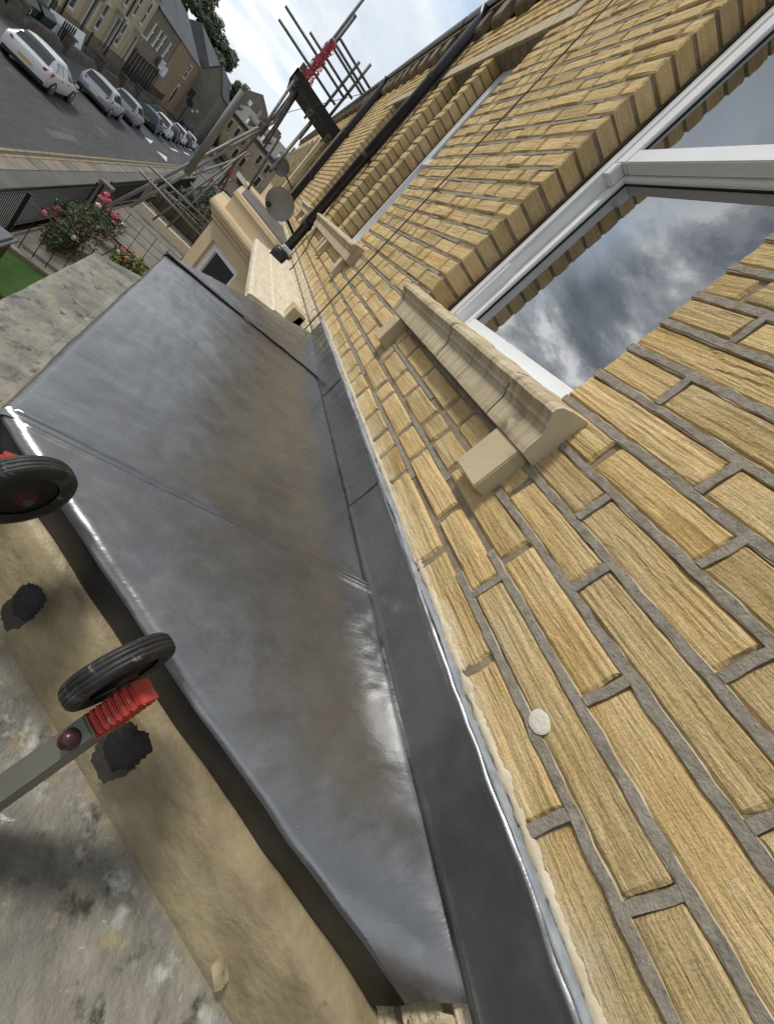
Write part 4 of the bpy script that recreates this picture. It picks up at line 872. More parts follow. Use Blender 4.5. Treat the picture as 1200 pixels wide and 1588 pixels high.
def tree(c, rad, n, size, seed, label):
    g0 = gz(c[0]); t = thing('tree', label, 'tree', (c[0], c[1], g0)); random.seed(seed); V = []; F = []
    tr = MB(); tr.tube([(c[0], c[1], g0), (c[0] + .5, c[1], (g0 + c[2]) / 2), tuple(c)], .8, 10, rads=[1.1, .7, .35])
    cl = []
    for i in range(30):
        d = Vector((random.gauss(0, 1), random.gauss(0, 1), random.gauss(0, .9))).normalized() * random.uniform(.35, .88); e = Vector((c[0] + d.x * rad[0], c[1] + d.y * rad[1], c[2] + d.z * rad[2])); cl.append((e, random.uniform(.16, .30)))
        if i < 16: tr.tube([Vector((c[0] + .3, c[1], (g0 + c[2]) / 2 + random.uniform(-1, 3))), (Vector(c) + e) / 2 - Vector((0, 0, 1)), e], .2, 6, rads=[.35, .2, .06])
    tr.obj('trunk', barkM, t)
    while len(F) < n:
        e, kr = random.choice(cl); p = Vector((random.gauss(0, 1), random.gauss(0, 1), random.gauss(0, 1))).normalized() * kr * random.uniform(.45, 1.05)
        P = e + Vector((p.x * rad[0], p.y * rad[1], p.z * rad[2] * .75)); a = Vector((random.gauss(0, 1), random.gauss(0, 1), random.gauss(0, .5))).normalized(); b = a.orthogonal().normalized(); s_ = size * random.uniform(.5, 1.3)
        i = len(V); V += [P - a * s_, P + b * s_ * .7, P + a * s_, P - b * s_ * .7]; F.append((i, i + 1, i + 2, i + 3))
    meshobj('crown', V, F, treeM, t)
tree((205, 43, 9), (15, 13, 14), 13000, .55, 3, 'tallest dark tree above the grey slate roofs, on the left')
tree((212, 29.5, 8.5), (13, 9.5, 12), 10000, .55, 4, 'second dark tree above the slate roofs, in the middle')
tree((218, 20.5, 6), (10, 6.5, 8), 6000, .5, 5, 'smaller dark tree beside the grey gabled block')
tree((260, 4, -5), (9, 5, 6), 2500, .55, 6, 'distant tree low beyond the end of the terrace')
# ------------------------------------------------------------------ opposite side of the street
rendM = mat('cream_render', (.36, .30, .185), .85, var=[(.34, .265, .15), (.46, .365, .215)], scale=.8, coords='World', bump=.004, bscale=6, spots=[((.20, .165, .11), .7, .60, .8, (2, 2, .5))])
greyStM = mat('grey_stone_wall', (.15, .125, .10), .95, var=[(.12, .095, .065), (.23, .185, .13)], scale=2, coords='World', bump=.03, bscale=5)
orangeM = mat('orange_stone_wall', (.27, .19, .11), .95, var=[(.21, .14, .08), (.31, .22, .13)], scale=1.5, coords='World', bump=.02, bscale=4)
gabM = mat('gable_render', (.21, .185, .145), .9, var=[(.15, .13, .10), (.24, .21, .165)], scale=.6, stretch=(1, 1, 3), coords='World', bump=.01, bscale=3)
trimM = mat('pale_trim', (.50, .46, .38), .8, rnd=.1)
roofM = mat('grey_slates', (.10, .10, .105), .75, var=[(.07, .07, .074), (.13, .13, .135)], scale=.5, coords='World', bump=.02, bscale=2.5)
YF = 17
def fwin(par, xc, z0, z1, w_, y=YF, sur=.16, mull=True):
    s_ = MB(); a, b = xc - w_ / 2, xc + w_ / 2
    s_.box(a - sur, a, y - .10, y + .05, z0 - .18, z1 + .2); s_.box(b, b + sur, y - .10, y + .05, z0 - .18, z1 + .2); s_.box(a, b, y - .10, y + .05, z1, z1 + .2); s_.box(a, b, y - .14, y + .05, z0 - .18, z0)
    wd = s_.obj('window', trimM, par)
    f = MB(); f.box(a, a + .07, y - .03, y + .02, z0, z1); f.box(b - .07, b, y - .03, y + .02, z0, z1)
    f.box(a + .07, b - .07, y - .03, y + .02, (z0 + z1) / 2 - .05, (z0 + z1) / 2 + .05); f.box(a + .07, b - .07, y - .03, y + .02, z1 - .07, z1); f.box(a + .07, b - .07, y - .03, y + .02, z0, z0 + .07); f.obj('frame', upvcM, wd)
    g = MB(); g.box(a + .02, b - .02, y - .012, y - .004, z0 + .02, z1 - .02); g.obj('pane', farGlassM, wd)
def fdoor(par, xc, z0, z1, w_, hood=True, m=None, y=YF):
    s_ = MB(); a, b = xc - w_ / 2, xc + w_ / 2
    s_.box(a - .28, a, y - .22, y + .02, z0, z1); s_.box(b, b + .28, y - .22, y + .02, z0, z1); s_.box(a, b, y - .22, y + .02, z1 - .25, z1)
    if hood: s_.box(a - .45, b + .45, y - .62, y + .02, z1 + .002, z1 + .22); s_.box(a - .28, a, y - .5, y - .222, z1 - .4, z1); s_.box(b, b + .28, y - .5, y - .222, z1 - .4, z1)
    d = s_.obj('doorway', trimM, par); q = MB(); q.box(a, b, y - .06, y - .01, z0, z1 - .25); q.obj('door', m or blackM, d)
hA = thing('terrace_house', 'cream rendered terrace house across the street with pale door surrounds and tall windows', 'house', (62, 20, gz(62)))
q = MB(); q.box(40, 75.6, YF, 27, gz(75) - .6, 2.4); q.obj('wall', rendM, hA)
q = MB(); q.prism([(39.9, YF - .35, 2.45), (39.9, 22, 6.3), (39.9, 27.3, 2.45)], (35.8, 0, 0)); q.obj('roof', roofM, hA)
for (xc, z0, z1, w_) in ((49.5, -4.0, -1.7, 1.3), (56.2, -4.0, -1.75, 1.3), (62.9, -4.0, -1.75, 1.3), (69.5, -4.0, -1.75, 1.3), (49.5, -.7, 1.5, 1.2), (56.2, -.7, 1.5, 1.2), (59.6, -.7, 1.5, 1.2), (63.0, -.7, 1.5, 1.2), (66.4, -.7, 1.5, 1.2), (69.8, -.7, 1.5, 1.2), (73.2, -.7, 1.6, 1.2)): fwin(hA, xc, z0, z1, w_)
for xc in (52.9, 59.6, 66.5, 73.6): fdoor(hA, xc, -4.95, -1.5, 1.1)
for xc in (55.0, 68.0): q = MB(); q.tube([(xc, YF - .12, -5.5), (xc, YF - .12, 2.3)], .075, 8); q.obj('drainpipe', blackM, hA)
hB = thing('terrace_house', 'dark grey stone house across the street with white window mullions and a shop sign', 'house', (84, 20, gz(84)))
q = MB(); q.box(75.62, 92.6, YF + .1, 27, gz(92) - .6, 1.9); q.obj('wall', greyStM, hB)
q = MB(); q.prism([(75.7, YF - .25, 1.95), (75.7, 22, 5.9), (75.7, 27.3, 1.95)], (39.3, 0, 0)); q.obj('roof', roofM, hB)
for xc in (78.4, 81.7, 84.5, 88.6):
    q = MB(); q.box(xc - .16, xc + .16, YF - .05, YF + .15, -1.5, .65); q.box(xc - .16 - .5, xc - .16, YF - .05, YF + .15, -1.5, -1.3); q.box(xc + .16, xc + .6, YF - .05, YF + .15, -.45, -.25); wd = q.obj('window_mullion', upvcM, hB)
    q = MB(); q.box(xc + .17, xc + 1.5, YF + .06, YF + .09, -1.45, .6); q.obj('pane', farGlassM, wd)
q = MB(); q.box(76.6, 91.6, YF + .02, YF + .08, gz(84) - .3, -3.2); q.obj('shop_window', farGlassM, hB)
for i in range(9): q = MB(); x = 76.8 + i * 1.75; q.box(x, x + .34, YF - .08, YF + .018, gz(x), -3.15); q.obj('shop_post', dstoneM if i % 2 else greyStM, hB)
q = MB(); q.box(76.4, 91.8, YF - .2, YF + .08, -3.1, -2.85); q.obj('shop_fascia', greyStM, hB)
q = MB(); q.box(86.4, 88.9, YF - .6, YF - .5, -2.75, -1.6); sg = q.obj('shop_sign', upvcM, hB); q = MB(); q.box(86.7, 88.6, YF - .606, YF - .601, -2.0, -1.9); q.box(86.7, 88.2, YF - .606, YF - .601, -2.3, -2.2); q.obj('sign_print', greyStM, sg)
q = MB(); q.box(89.8, 92.4, YF - .5, YF - .2, -3.3, -2.0); q.obj('box_sign', upvcM, hB)
hC = thing('terrace_house', 'orange brown stone house with one square white window above an arched doorway', 'house', (104, 20, gz(104)))
q = MB(); q.box(92.62, 115.6, YF, 27, gz(115) - .6, 2.0); q.obj('wall', orangeM, hC)
fwin(hC, 107.1, -1.2, .9, 2.2); q = MB(); q.box(92.7, 115.5, YF - .08, YF - .001, -2.1, -1.75); q.obj('string_course', orangeM, hC)
q = MB(); q.prism([(105.9, YF - .09, -5.6)] + [(107.2 + 1.3 * math.cos(t), YF - .09, -3.6 + 1.2 * math.sin(t)) for t in [math.pi * (1 - k / 10) for k in range(11)]] + [(108.5, YF - .09, -5.6)], (0, .085, 0)); dw = q.obj('doorway', trimM, hC)
q = MB(); q.prism([(106.3, YF - .12, -5.6)] + [(107.2 + .9 * math.cos(t), YF - .12, -3.7 + .85 * math.sin(t)) for t in [math.pi * (1 - k / 10) for k in range(11)]] + [(108.1, YF - .12, -5.6)], (0, .025, 0)); q.obj('door', blackM, dw)
for (x, y, z) in ((88, 20, 4.1), (104, 19.6, 3.9), (110, 19.2, 3.6)):
    q = MB(); q.obox((x, y, z), (.9, 0, 0), (0, .55, .42), (0, -.03, .05)); q.obj('skylight', upvcM if x > 90 else farGlassM, hC if x > 93 else hB)
for x in (78, 96):
    q = MB(); q.box(x - .7, x + .7, 21.4, 22.6, 4.5, 7.2)
    for k in (-.4, 0, .4): q.tube([(x + k, 22, 7.2), (x + k, 22, 7.9)], .14, 8)
    q.obj('chimney', greyStM, hB if x < 92 else hC)
hD = thing('gabled_house', 'house end with a broad plain grey gable facing us and one green framed window', 'house', (120, 15, gz(120)))
bz = gz(120) - .4
q = MB(); q.prism([(116, 12.75, bz), (116, 12.75, 2.2), (116, 14.85, 5.25), (116, 17, 2.2), (116, 17, bz)], (19, 0, 0)); q.obj('wall', gabM, hD)
q = MB(); q.prism([(115.8, 12.5, 1.95), (115.8, 14.85, 5.36), (115.8, 14.85, 5.52), (115.8, 12.4, 2.0)], (19.4, 0, 0)); q.prism([(115.8, 17.2, 1.95), (115.8, 14.85, 5.36), (115.8, 14.85, 5.52), (115.8, 17.3, 2.0)], (19.4, 0, 0)); q.obj('roof', roofM, hD)
q = MB(); q.box(115.9, 115.99, 15.7, 16.7, -2.9, -1.3); wd = q.obj('window', mat('green_frame', (.04, .14, .10), .6), hD); q = MB(); q.box(115.87, 115.895, 15.8, 16.16, -2.8, -1.4); q.box(115.87, 115.895, 16.24, 16.6, -2.8, -1.4); q.obj('pane', farGlassM, wd)
for (a, b) in ((14.6, -4.2), (14.0, -3.6)): q = MB(); q.box(115.9, 115.99, a, a + .35, b, b + .4); q.obj('notice', upvcM, hD)
hE = thing('slate_roofed_house', 'long house behind the gable with a pale slate roof and a row of white dormers', 'house', (150, 22, gz(150)))
q = MB(); q.box(135.2, 178, 17.6, 30, gz(178) - .4, 2.6); q.box(135.2, 160, 13.2, 17.59, gz(160) - .4, -2.0); q.obj('wall', mat('yellowish_stone', (.22, .195, .11), .95, var=[(.17, .15, .085), (.25, .22, .13)], scale=.8, coords='World'), hE)
q = MB(); q.prism([(135, 17.2, 2.6), (135, 23.5, 8.2), (135, 30, 2.6)], (43.4, 0, 0)); q.obj('roof', slateM, hE)
for i in range(7):
    x = 139 + i * 5.2; q = MB(); q.box(x, x + 2.4, 17.25, 20.5, 3.0, 4.7); d = q.obj('dormer', upvcM, hE); q = MB(); q.box(x + .25, x + 1.05, 17.2, 17.245, 3.3, 4.5); q.box(x + 1.3, x + 2.1, 17.2, 17.245, 3.3, 4.5); q.box(x - .04, x - .005, 17.5, 18.6, 3.4, 4.5); q.obj('pane', farGlassM, d)
# block closing the street where it bends
P0 = Vector((152, 14.8, 0)); P1 = Vector((121, -1.6, 0)); du = (P1 - P0).normalized(); dn = Vector((-du.y, du.x, 0))
if dn.dot(-P0) < 0: dn = -dn
hF = thing('stone_block', 'long grey stone block with dormers closing the view where the street bends', 'building', (140, 6, gz(140))); LF = (P1 - P0).length
def fp(s, o, z): return P0 + du * s + dn * o + Vector((0, 0, z))
def fbox(mb, s0, s1, o0, o1, z0, z1): mb.prism([fp(s0, o0, z0), fp(s1, o0, z0), fp(s1, o1, z0), fp(s0, o1, z0)], (0, 0, z1 - z0))
blkM = mat('brown_grey_stone', (.155, .125, .10), .95, var=[(.14, .11, .08), (.25, .20, .15)], scale=1.2, coords='World', bump=.02, bscale=3)
q = MB(); fbox(q, 0, LF, -9, 0, gz(160) - 1, 2.5); q.obj('wall', blkM, hF)
q = MB(); q.prism([fp(-.3, .4, 2.45), fp(-.3, -4.6, 6.3), fp(-.3, -9.4, 2.45)], du * (LF + .6)); q.obj('roof', roofM, hF)
q = MB(); q.prism([fp(0, .42, 2.2), fp(0, .42, 2.5), fp(0, .02, 2.5), fp(0, .02, 2.2)], du * LF); q.obj('gutter', gutM, hF)
for i in range(7):
    s_ = 2 + i * 4.8
    for (z0, z1) in ((-1.1, .9), (-4.6, -2.4)):
        if (i, z0) in ((1, -4.6), (4, -1.1), (5, -4.6)): continue
        q = MB(); fbox(q, s_ - .15, s_ + 1.95, .005, .12, z0 - .15, z1 + .15); wd = q.obj('window', trimM, hF); q = MB(); fbox(q, s_ + .05, s_ + .85, .12, .15, z0, z1); fbox(q, s_ + .95, s_ + 1.75, .12, .15, z0, z1); q.obj('pane', farGlassM, wd)
    if i % 2 == 0:
        q = MB(); fbox(q, s_ + .2, s_ + 1.9, -1.9, -.2, 2.7, 4.3); q.prism([fp(s_ + .05, -.1, 4.301), fp(s_ + 1.05, -.1, 5.0), fp(s_ + 2.05, -.1, 4.301)], dn * -2.2); d = q.obj('dormer', blkM, hF); q = MB(); fbox(q, s_ + .45, s_ + 1.65, -.19, -.12, 2.9, 4.1); fr_ = q.obj('window', upvcM, d)
for s_ in (6, 16, 27): q = MB(); fbox(q, s_, s_ + 1.6, -5.2, -4, 5.2, 7.8); q.obj('chimney', blkM, hF)
q = MB(); fbox(q, 8, 20, .13, .35, -6.6, -5.5); q.obj('shop_fascia', mat('teal_paint', (.05, .09, .10), .5), hF)
q = MB(); fbox(q, 24, 31, .13, .6, -6.4, -5.4); q.obj('shop_fascia', upvcM, hF)
hG = thing('grey_gable_block', 'tall plain grey block with a pointed top standing above the roofs behind', 'building', (165, 9, gz(165)))
q = MB(); q.prism([(168, 14.6, gz(168)), (168, 14.6, 9.0), (168, 10.9, 11.8), (168, 7.4, 9.6), (168, 7.4, gz(168))], (12, 0, 0)); q.obj('wall', gabM, hG); q = MB(); q.box(167.9, 167.99, 11.6, 12.6, 7.0, 8.2); q.obj('window', upvcM, hG)
# front walls of the opposite gardens, with rounded copings
def lowwall(x0, x1, label, h=.85):
    t = thing('garden_wall', label, 'wall', (x0, 13.7, gz(x0)), 'front garden walls across the street'); n = 10; V = []; F = []; prof = [(13.55, -.1), (13.55, h * .85), (13.60, h * .96), (13.72, h), (13.84, h * .96), (13.9, h * .85), (13.9, -.1)]
    for i in range(n + 1):
        x = x0 + (x1 - x0) * i / n; drop = .35 * max(0, 1 - min(i, n - i) / 2.0); V += [(x, y, gz(x) + (z - (drop if z > 0 else 0))) for y, z in prof]
    m_ = len(prof); F = [(i * m_ + k, i * m_ + k + 1, (i + 1) * m_ + k + 1, (i + 1) * m_ + k) for i in range(n) for k in range(m_ - 1)] + [tuple(range(m_))[::-1], tuple(n * m_ + k for k in range(m_))]
    meshobj('wall', V, F, dstoneM, t); return t
LW = [(32, 38.5, 'dark stone wall across the street left of the white hatchback'), (40.2, 46.6, 'dark stone wall with rounded top in front of the two green bins'), (47.6, 54.5, 'dark stone wall in front of the white board'), (55.4, 62, 'dark stone wall beside the second parked car'), (63, 69, 'dark stone wall beside the third parked car'), (70, 78, 'dark stone wall beyond the third parked car'), (79, 90, 'furthest dark stone wall, by the street sign post')]
for a in LW: lowwall(*a)
for (x, lab) in ((39.3, 'square dark gate pier left of the bins'), (47.1, 'dark gate pier between the bins and the white board'), (55, 'dark gate pier just right of the white board'), (62.5, 'dark gate pier by the second car'), (69.5, 'dark gate pier by the third car')):
    q = MB(); q.box(x - .3, x + .3, 13.4, 14.0, gz(x) - .1, gz(x) + 1.25); q.box(x - .38, x + .38, 13.32, 14.08, gz(x) + 1.251, gz(x) + 1.40); tag(q.obj('gate_pier', dstoneM, bevel=.03), lab, 'gate pier', 'gate piers across the street')
for (a, b, lab, y) in (((48, 56), 0, 'black railing with finials over the white board', 15.2), ((57, 70), 0, 'black railing in front of the cream house doors', 15.4), ((71, 91), 0, 'long black railing in front of the grey stone house', 15.2)):
    t = railing('iron_railing', lab, (a[0], y), (a[1], y), 1.2, .28, 'railings across the street', joined=True, r=.02, zb=.8, spear=False, rails=(.1, .9)); q = MB(); q.box(a[0], a[1], y - .1, y + .1, gz(a[1]) - .2, gz(a[0]) + .75); q.obj('plinth', dstoneM, t)
gb_ = mat('bin_green', (.012, .03, .022), .45)
def bigbin(x, label, num=None):
    t = thing('large_bin', label, 'bin', (x, 14.5, gz(x)))
    q = MB(); z = gz(x) + .25; q.prism([(x, 14.05, z), (x + 2.1, 14.05, z), (x + 2.1, 15.1, z), (x, 15.1, z)], (0, 0, .01)); V = [(x + .12, 14.15, z), (x + 1.98, 14.15, z), (x + 1.98, 15.0, z), (x + .12, 15.0, z), (x, 14.0, z + 1.0), (x + 2.1, 14.0, z + 1.0), (x + 2.1, 15.15, z + 1.1), (x, 15.15, z + 1.1)]
    q.add(V, [(0, 1, 2, 3), (4, 5, 6, 7), (0, 1, 5, 4), (1, 2, 6, 5), (2, 3, 7, 6), (3, 0, 4, 7)]); q.obj('body', gb_, t, bevel=.03)
    q = MB(); q.prism([(x - .06, 13.94, z + 1.01), (x - .06, 14.3, z + 1.28), (x - .06, 14.9, z + 1.34), (x - .06, 15.2, z + 1.12)], (2.22, 0, 0)); q.obj('lid', gb_, t, bevel=.03)
    for dx in (.25, 1.85):
        for dy in (14.25, 14.9): q = MB(); q.tube([(x + dx - .04, dy, gz(x) + .12), (x + dx + .04, dy, gz(x) + .12)], .11, 12); q.obj('wheel', rubM, t)
    if num:
        cu = bpy.data.curves.new('number', 'FONT'); cu.body = num; cu.size = .8; cu.extrude = .004; cu.materials.append(whiteM); tmp = bpy.data.objects.new('number', cu); COL.objects.link(tmp)
        me = bpy.data.meshes.new_from_object(tmp); bpy.data.objects.remove(tmp); me.materials.clear(); me.materials.append(whiteM); o = bpy.data.objects.new('number', me); COL.objects.link(o); o.parent = t; o.matrix_parent_inverse = WM[t.name].inverted()
        o.location = (x + .5, 14.02, z + .28); o.rotation_euler = (R(90), 0, 0)
bigbin(40.6, 'dark green bin with the white number 23 behind the garden wall', '23'); bigbin(43.4, 'plain dark green bin next to the one with a number')
q = MB(); q.obox((48.4, 14.3, gz(48) + 1.15), (3.4, 0, 0), (0, .03, 0), (0, .1, .62)); tag(q.obj('white_board', upvcM, bevel=.01), 'big plain white board standing behind the garden wall', 'board')
for i in range(6):
    x = 45.7 + i * .42; q = MB(); q.tube([(x, 13.8, gz(x) + .5), (x, 13.8, gz(x) + 1.75), (x, 13.8, gz(x) + 1.95)], .05, 6, rads=[.05, .05, .005]); tag(q.obj('iron_post', blackM), ['leftmost', 'second', 'third', 'fourth', 'fifth', 'last'][i] + ' from the left of the black iron posts before the white board', 'post', 'iron posts before the white board')
sp = thing('street_sign_post', 'black street post with a round sign beyond the fourth parked car', 'street post', (92, 12.6, gz(92)))
q = MB(); q.tube([(92, 12.6, gz(92)), (92, 12.6, gz(92) + 4.3)], .09, 8); q.obj('post', blackM, sp); q = MB(); q.lathe((91.9, 12.6, gz(92) + 4.1), (1, 0, 0), [(.001, 0), (.5, 0), (.5, .06), (.001, .06)], 16); q.obj('sign', blackM, sp)
# ------------------------------------------------------------------ parked cars (built rear at x = 0, nose at +x)
carGlassM = mat('car_glass', (.02, .024, .028), .06, ior=1.9); tailM = mat('tail_light', (.30, .01, .02), .25); plateM = mat('yellow_plate', (.62, .40, .05), .5); plateWM = mat('white_plate', (.7, .7, .68), .5)
trimDM = mat('dark_trim', (.02, .02, .022), .5); rimM = mat('wheel_rim', (.35, .36, .37), .35, metal=.6); chromeM = mat('clear_lamp', (.6, .6, .6), .15)
def paint(name, c): return mat(name, c, .28, spec=.6, rnd=0)
def make_car(label, body, L_=4.25, W_=1.78, H_=1.47, hatch=True, rear=True, x=0, y=0, group='cars parked across the street', plate='AB12', estate=False):
    z0 = gz(x); t = thing('parked_car', label, 'car', (x, y, z0), group); LOCAL[0] = True; pitch = 0
    hw = W_ / 2; belt = H_ * .62
    # stations: x, sill z, belt z, roof z, half width, roof half width
    if estate: S = [(.0, .42, .80, .80, .80, .70), (.06, .28, .95, 1.0, .93, .78), (.22, .22, 1.0, H_ - .10, .98, .72), (.42, .20, .98, H_ - .02, 1, .70), (1.2, .20, .96, H_, 1, .70), (2.1, .20, .93, H_ - .02, 1, .70), (2.75, .20, .90, H_ - .14, .99, .68), (3.35, .22, .88, .93, .97, .76), (3.9, .24, .78, .80, .92, .74), (4.15, .30, .62, .64, .84, .66), (4.25, .40, .52, .53, .70, .6)]
    else: S = [(.0, .42, .74, .74, .78, .66), (.05, .28, .86, .90, .92, .74), (.20, .22, .97, 1.02, .97, .72), (.52, .20, .97, H_ - .14, .99, .67), (.95, .20, .95, H_ - .01, 1, .66), (1.6, .20, .93, H_, 1, .66), (2.25, .20, .90, H_ - .04, 1, .66), (2.8, .20, .88, H_ - .22, .99, .68), (3.3, .22, .86, .90, .97, .74), (3.85, .24, .76, .78, .92, .72), (4.12, .30, .62, .64, .84, .64), (4.25, .40, .52, .53, .70, .58)]
    sx = L_ / 4.25; sh = H_ / 1.47; ns = []
    for i in range(len(S) - 1):
        for k in range(3):
            f = k / 3; ns.append(tuple(a + (b - a) * f for a, b in zip(S[i], S[i + 1])))
    ns.append(S[-1]); V = []; F = []; m_ = 11
    def sec(s):
        x_, zs, zb, zr, w1, w2 = s; zs *= sh; zb *= sh; a = hw * w1; b = hw * w2; zr = max(zr, zb + .005)
        return [(x_ * sx, 0, zs), (x_ * sx, a * .85, zs), (x_ * sx, a * .97, zs + .08), (x_ * sx, a, (zs + zb) * .5), (x_ * sx, a * .985, zb - .10), (x_ * sx, a * .95, zb), (x_ * sx, a * .95 * .5 + b * .5 if zr > zb + .1 else a * .9, zb + (zr - zb) * .5), (x_ * sx, b, zr - (zr - zb) * .12), (x_ * sx, b * .88, zr - (zr - zb) * .02), (x_ * sx, b * .5, zr + .012), (x_ * sx, 0, zr + .018)]
    secs = [sec(s) for s in ns]
    for s in secs: V += s
    n = len(secs)
    for i in range(n - 1):
        for k in range(m_ - 1): F.append((i * m_ + k, (i + 1) * m_ + k, (i + 1) * m_ + k + 1, i * m_ + k + 1))
    k0 = len(V); V += [(a, -b, c) for (a, b, c) in V[:]]; F += [tuple(k0 + q for q in f[::-1]) for f in F[:]]
    F += [tuple(range(m_)) , tuple(k0 + q for q in range(m_))[::-1], tuple((n - 1) * m_ + q for q in range(m_))[::-1], tuple(k0 + (n - 1) * m_ + q for q in range(m_))]
    o = meshobj('body', V, F, body, t, smooth=True)
    bm = bmesh.new(); bm.from_mesh(o.data); bmesh.ops.remove_doubles(bm, verts=bm.verts, dist=.0005); bmesh.ops.recalc_face_normals(bm, faces=bm.faces); bm.to_mesh(o.data); bm.free()
    def at(xx, k, f=0, out=.008):                         # point on the section at length xx, between profile points k and k+1
        xs = xx / sx; i = 0
        while i < len(ns) - 2 and ns[i + 1][0] < xs: i += 1
        g = (xs - ns[i][0]) / max(1e-6, ns[i + 1][0] - ns[i][0]); p = Vector(secs[i][k]).lerp(Vector(secs[i + 1][k]), g)
        if f: p = p.lerp(Vector(secs[i][k + 1]).lerp(Vector(secs[i + 1][k + 1]), g), f)
        return p
    def quadpanel(name, xa, xb, ka, kb, m, side, fa=.15, fb=.7, out=.012, taper=0, n_=6, par=None):
        V = []; F = []
        for i in range(n_ + 1):
            u = i / n_; xx = xa + (xb - xa) * u
            for (k, f) in ((ka, fa), (kb, 0), (kb, fb)):
                xo = xx
                if taper and (k, f) != (ka, fa): xo = xa + taper[0] + (xb - taper[1] - xa - taper[0]) * u
                p = at(xo, k, f); p.y += out; V.append((p.x, p.y * side, p.z + .004))
        for i in range(n_):
            for j in range(2): F.append((i * 3 + j, (i + 1) * 3 + j, (i + 1) * 3 + j + 1, i * 3 + j + 1))
        o = meshobj(name, V, F, m, par or t)
    b0, b1 = (.55, 2.95) if not estate else (.45, 2.9)
    for s in (1, -1):
        quadpanel('side_window', b0 * sx, 1.42 * sx, 5, 6, carGlassM, s, .2, .75, taper=(.28 if not estate else .08, 0)); quadpanel('side_window', 1.48 * sx, (b1 - .05) * sx, 5, 6, carGlassM, s, .2, .75, taper=(0, .55))
    def cross(name, xa, ka, fa, xb, kb, fb, ins, m, lift=.01, wscale=1, n_=8):
        """panel across the car between two stations (rear window, windscreen)"""
        V = []; F = []
        for j in range(6):
            g = j / 5; xx = xa + (xb - xa) * g; p9 = at(xx, 10)
            for i in range(n_ + 1):
                u = -1 + 2 * i / n_; k = abs(u) * 2.6; kk = 10 - int(k); fr_ = k - int(k)
                p = at(xx, kk).lerp(at(xx, max(kk - 1, 6)), fr_); V.append((p.x - lift * (1 if xa < 1 else -1), p.y * (1 if u >= 0 else -1), p.z + lift))
        for j in range(5):
            for i in range(n_): F.append((j * (n_ + 1) + i, j * (n_ + 1) + i + 1, (j + 1) * (n_ + 1) + i + 1, (j + 1) * (n_ + 1) + i))
        return meshobj(name, V, F, m, t, smooth=True)
    if estate: cross('rear_window', .07 * sx, 0, 0, .24 * sx, 0, 0, 0, carGlassM)
    else: cross('rear_window', .23 * sx, 0, 0, .78 * sx, 0, 0, 0, carGlassM, .012)
    cross('windscreen', 2.55 * sx, 0, 0, 3.2 * sx, 0, 0, 0, carGlassM, .012)
    for s in (1, -1):
        zl = .80 * sh if not estate else .84 * sh
        q = MB(); q.prism([(.0, s * hw * .60, zl + .0), (.14, s * hw * .97, zl - .02), (.36, s * hw * 1.0, zl + .12), (.24, s * hw * .93, zl + .16), (.02, s * hw * .62, zl + .10)], (-.02, s * .012, .01)); q.obj('tail_light', tailM, t)
        q = MB(); q.prism([(L_ - .06, s * hw * .5, .56 * sh), (L_ - .10, s * hw * .82, .58 * sh), (L_ - .42, s * hw * .955, .68 * sh), (L_ - .2, s * hw * .6, .66 * sh)], (.03, s * .01, .02)); q.obj('headlight', chromeM, t)
        q = MB(); q.obox((2.95 * sx, s * (hw + .08), .98 * sh), (.05, 0, 0), (0, .09, 0), (0, 0, .06)); q.obj('door_mirror', body if random.random() < .5 else trimDM, t, bevel=.02)
    q = MB(); q.box(-.025, .03, -.26, .26, .50 * sh + .02, .50 * sh + .13); q.obj('number_plate', plateM if rear else plateWM, t)
    q = MB(); q.box(-.02, .12, -hw * .86, hw * .86, .24, .40 * sh); q.obj('bumper', trimDM, t, bevel=.03)
    q = MB(); q.box(L_ - .1, L_ + .02, -hw * .62, hw * .62, .26, .40 * sh); q.obj('grille', trimDM, t, bevel=.02)
    for xx in (.78 * sx, 3.42 * sx):
        for s in (1, -1):
            q = MB(); q.lathe((xx, s * (hw - .20), .31), (0, s, 0), [(.001, 0), (.30, 0), (.318, .03), (.318, .17), (.30, .205), (.20, .21)], 24); w_ = q.obj('wheel', rubM, t, smooth=True)
            q = MB(); q.lathe((xx, s * (hw - .0), .31), (0, s, 0), [(.205, 0), (.19, .012), (.07, .0), (.04, .014), (.001, .014)], 20); q.obj('rim', rimM, w_, smooth=True)
            q = MB(); q.lathe((xx, s * (hw * .90), .31), (0, s, 0), [(.001, 0), (.37, 0), (.37, hw * .106), (.001, hw * .106)], 24); q.obj('wheel_arch', trimDM, t)
    q = MB(); q.box(1.0, 3.0, -hw * .8, hw * .8, .16, .24); q.obj('underbody', trimDM, t)
    for xx in (1.42 * sx, 2.35 * sx):
        for s in (1, -1): q = MB(); q.box(xx - .09, xx + .05, s * hw * .985, s * hw * 1.0 + s * .012, .80 * sh, .83 * sh); q.obj('door_handle', trimDM, t)
    LOCAL[0] = False; t.rotation_euler = (0, R(1.09), 0); return t
white = paint('white_car_paint', (.62, .64, .66)); silver = mat('silver_car_paint', (.42, .43, .45), .3, metal=.5); grey2 = mat('pewter_car_paint', (.34, .34, .345), .3, metal=.5)
darkB = paint('dark_blue_paint', (.02, .025, .05)); teal = paint('dark_teal_paint', (.012, .055, .085)); whiteB = paint('white_van_paint', (.66, .67, .66)); black = paint('black_car_paint', (.012, .012, .014))
YC = 9.62
c1 = make_car('nearest parked car, a white hatchback seen from behind with a yellow plate', white, x=29.4, y=YC, L_=4.2, W_=1.84, H_=1.50)
c2 = make_car('silver parked car directly in front of the nearest white hatchback', silver, x=39.7, y=YC + .1, L_=4.3, W_=1.86, H_=1.52, estate=True, rear=False)
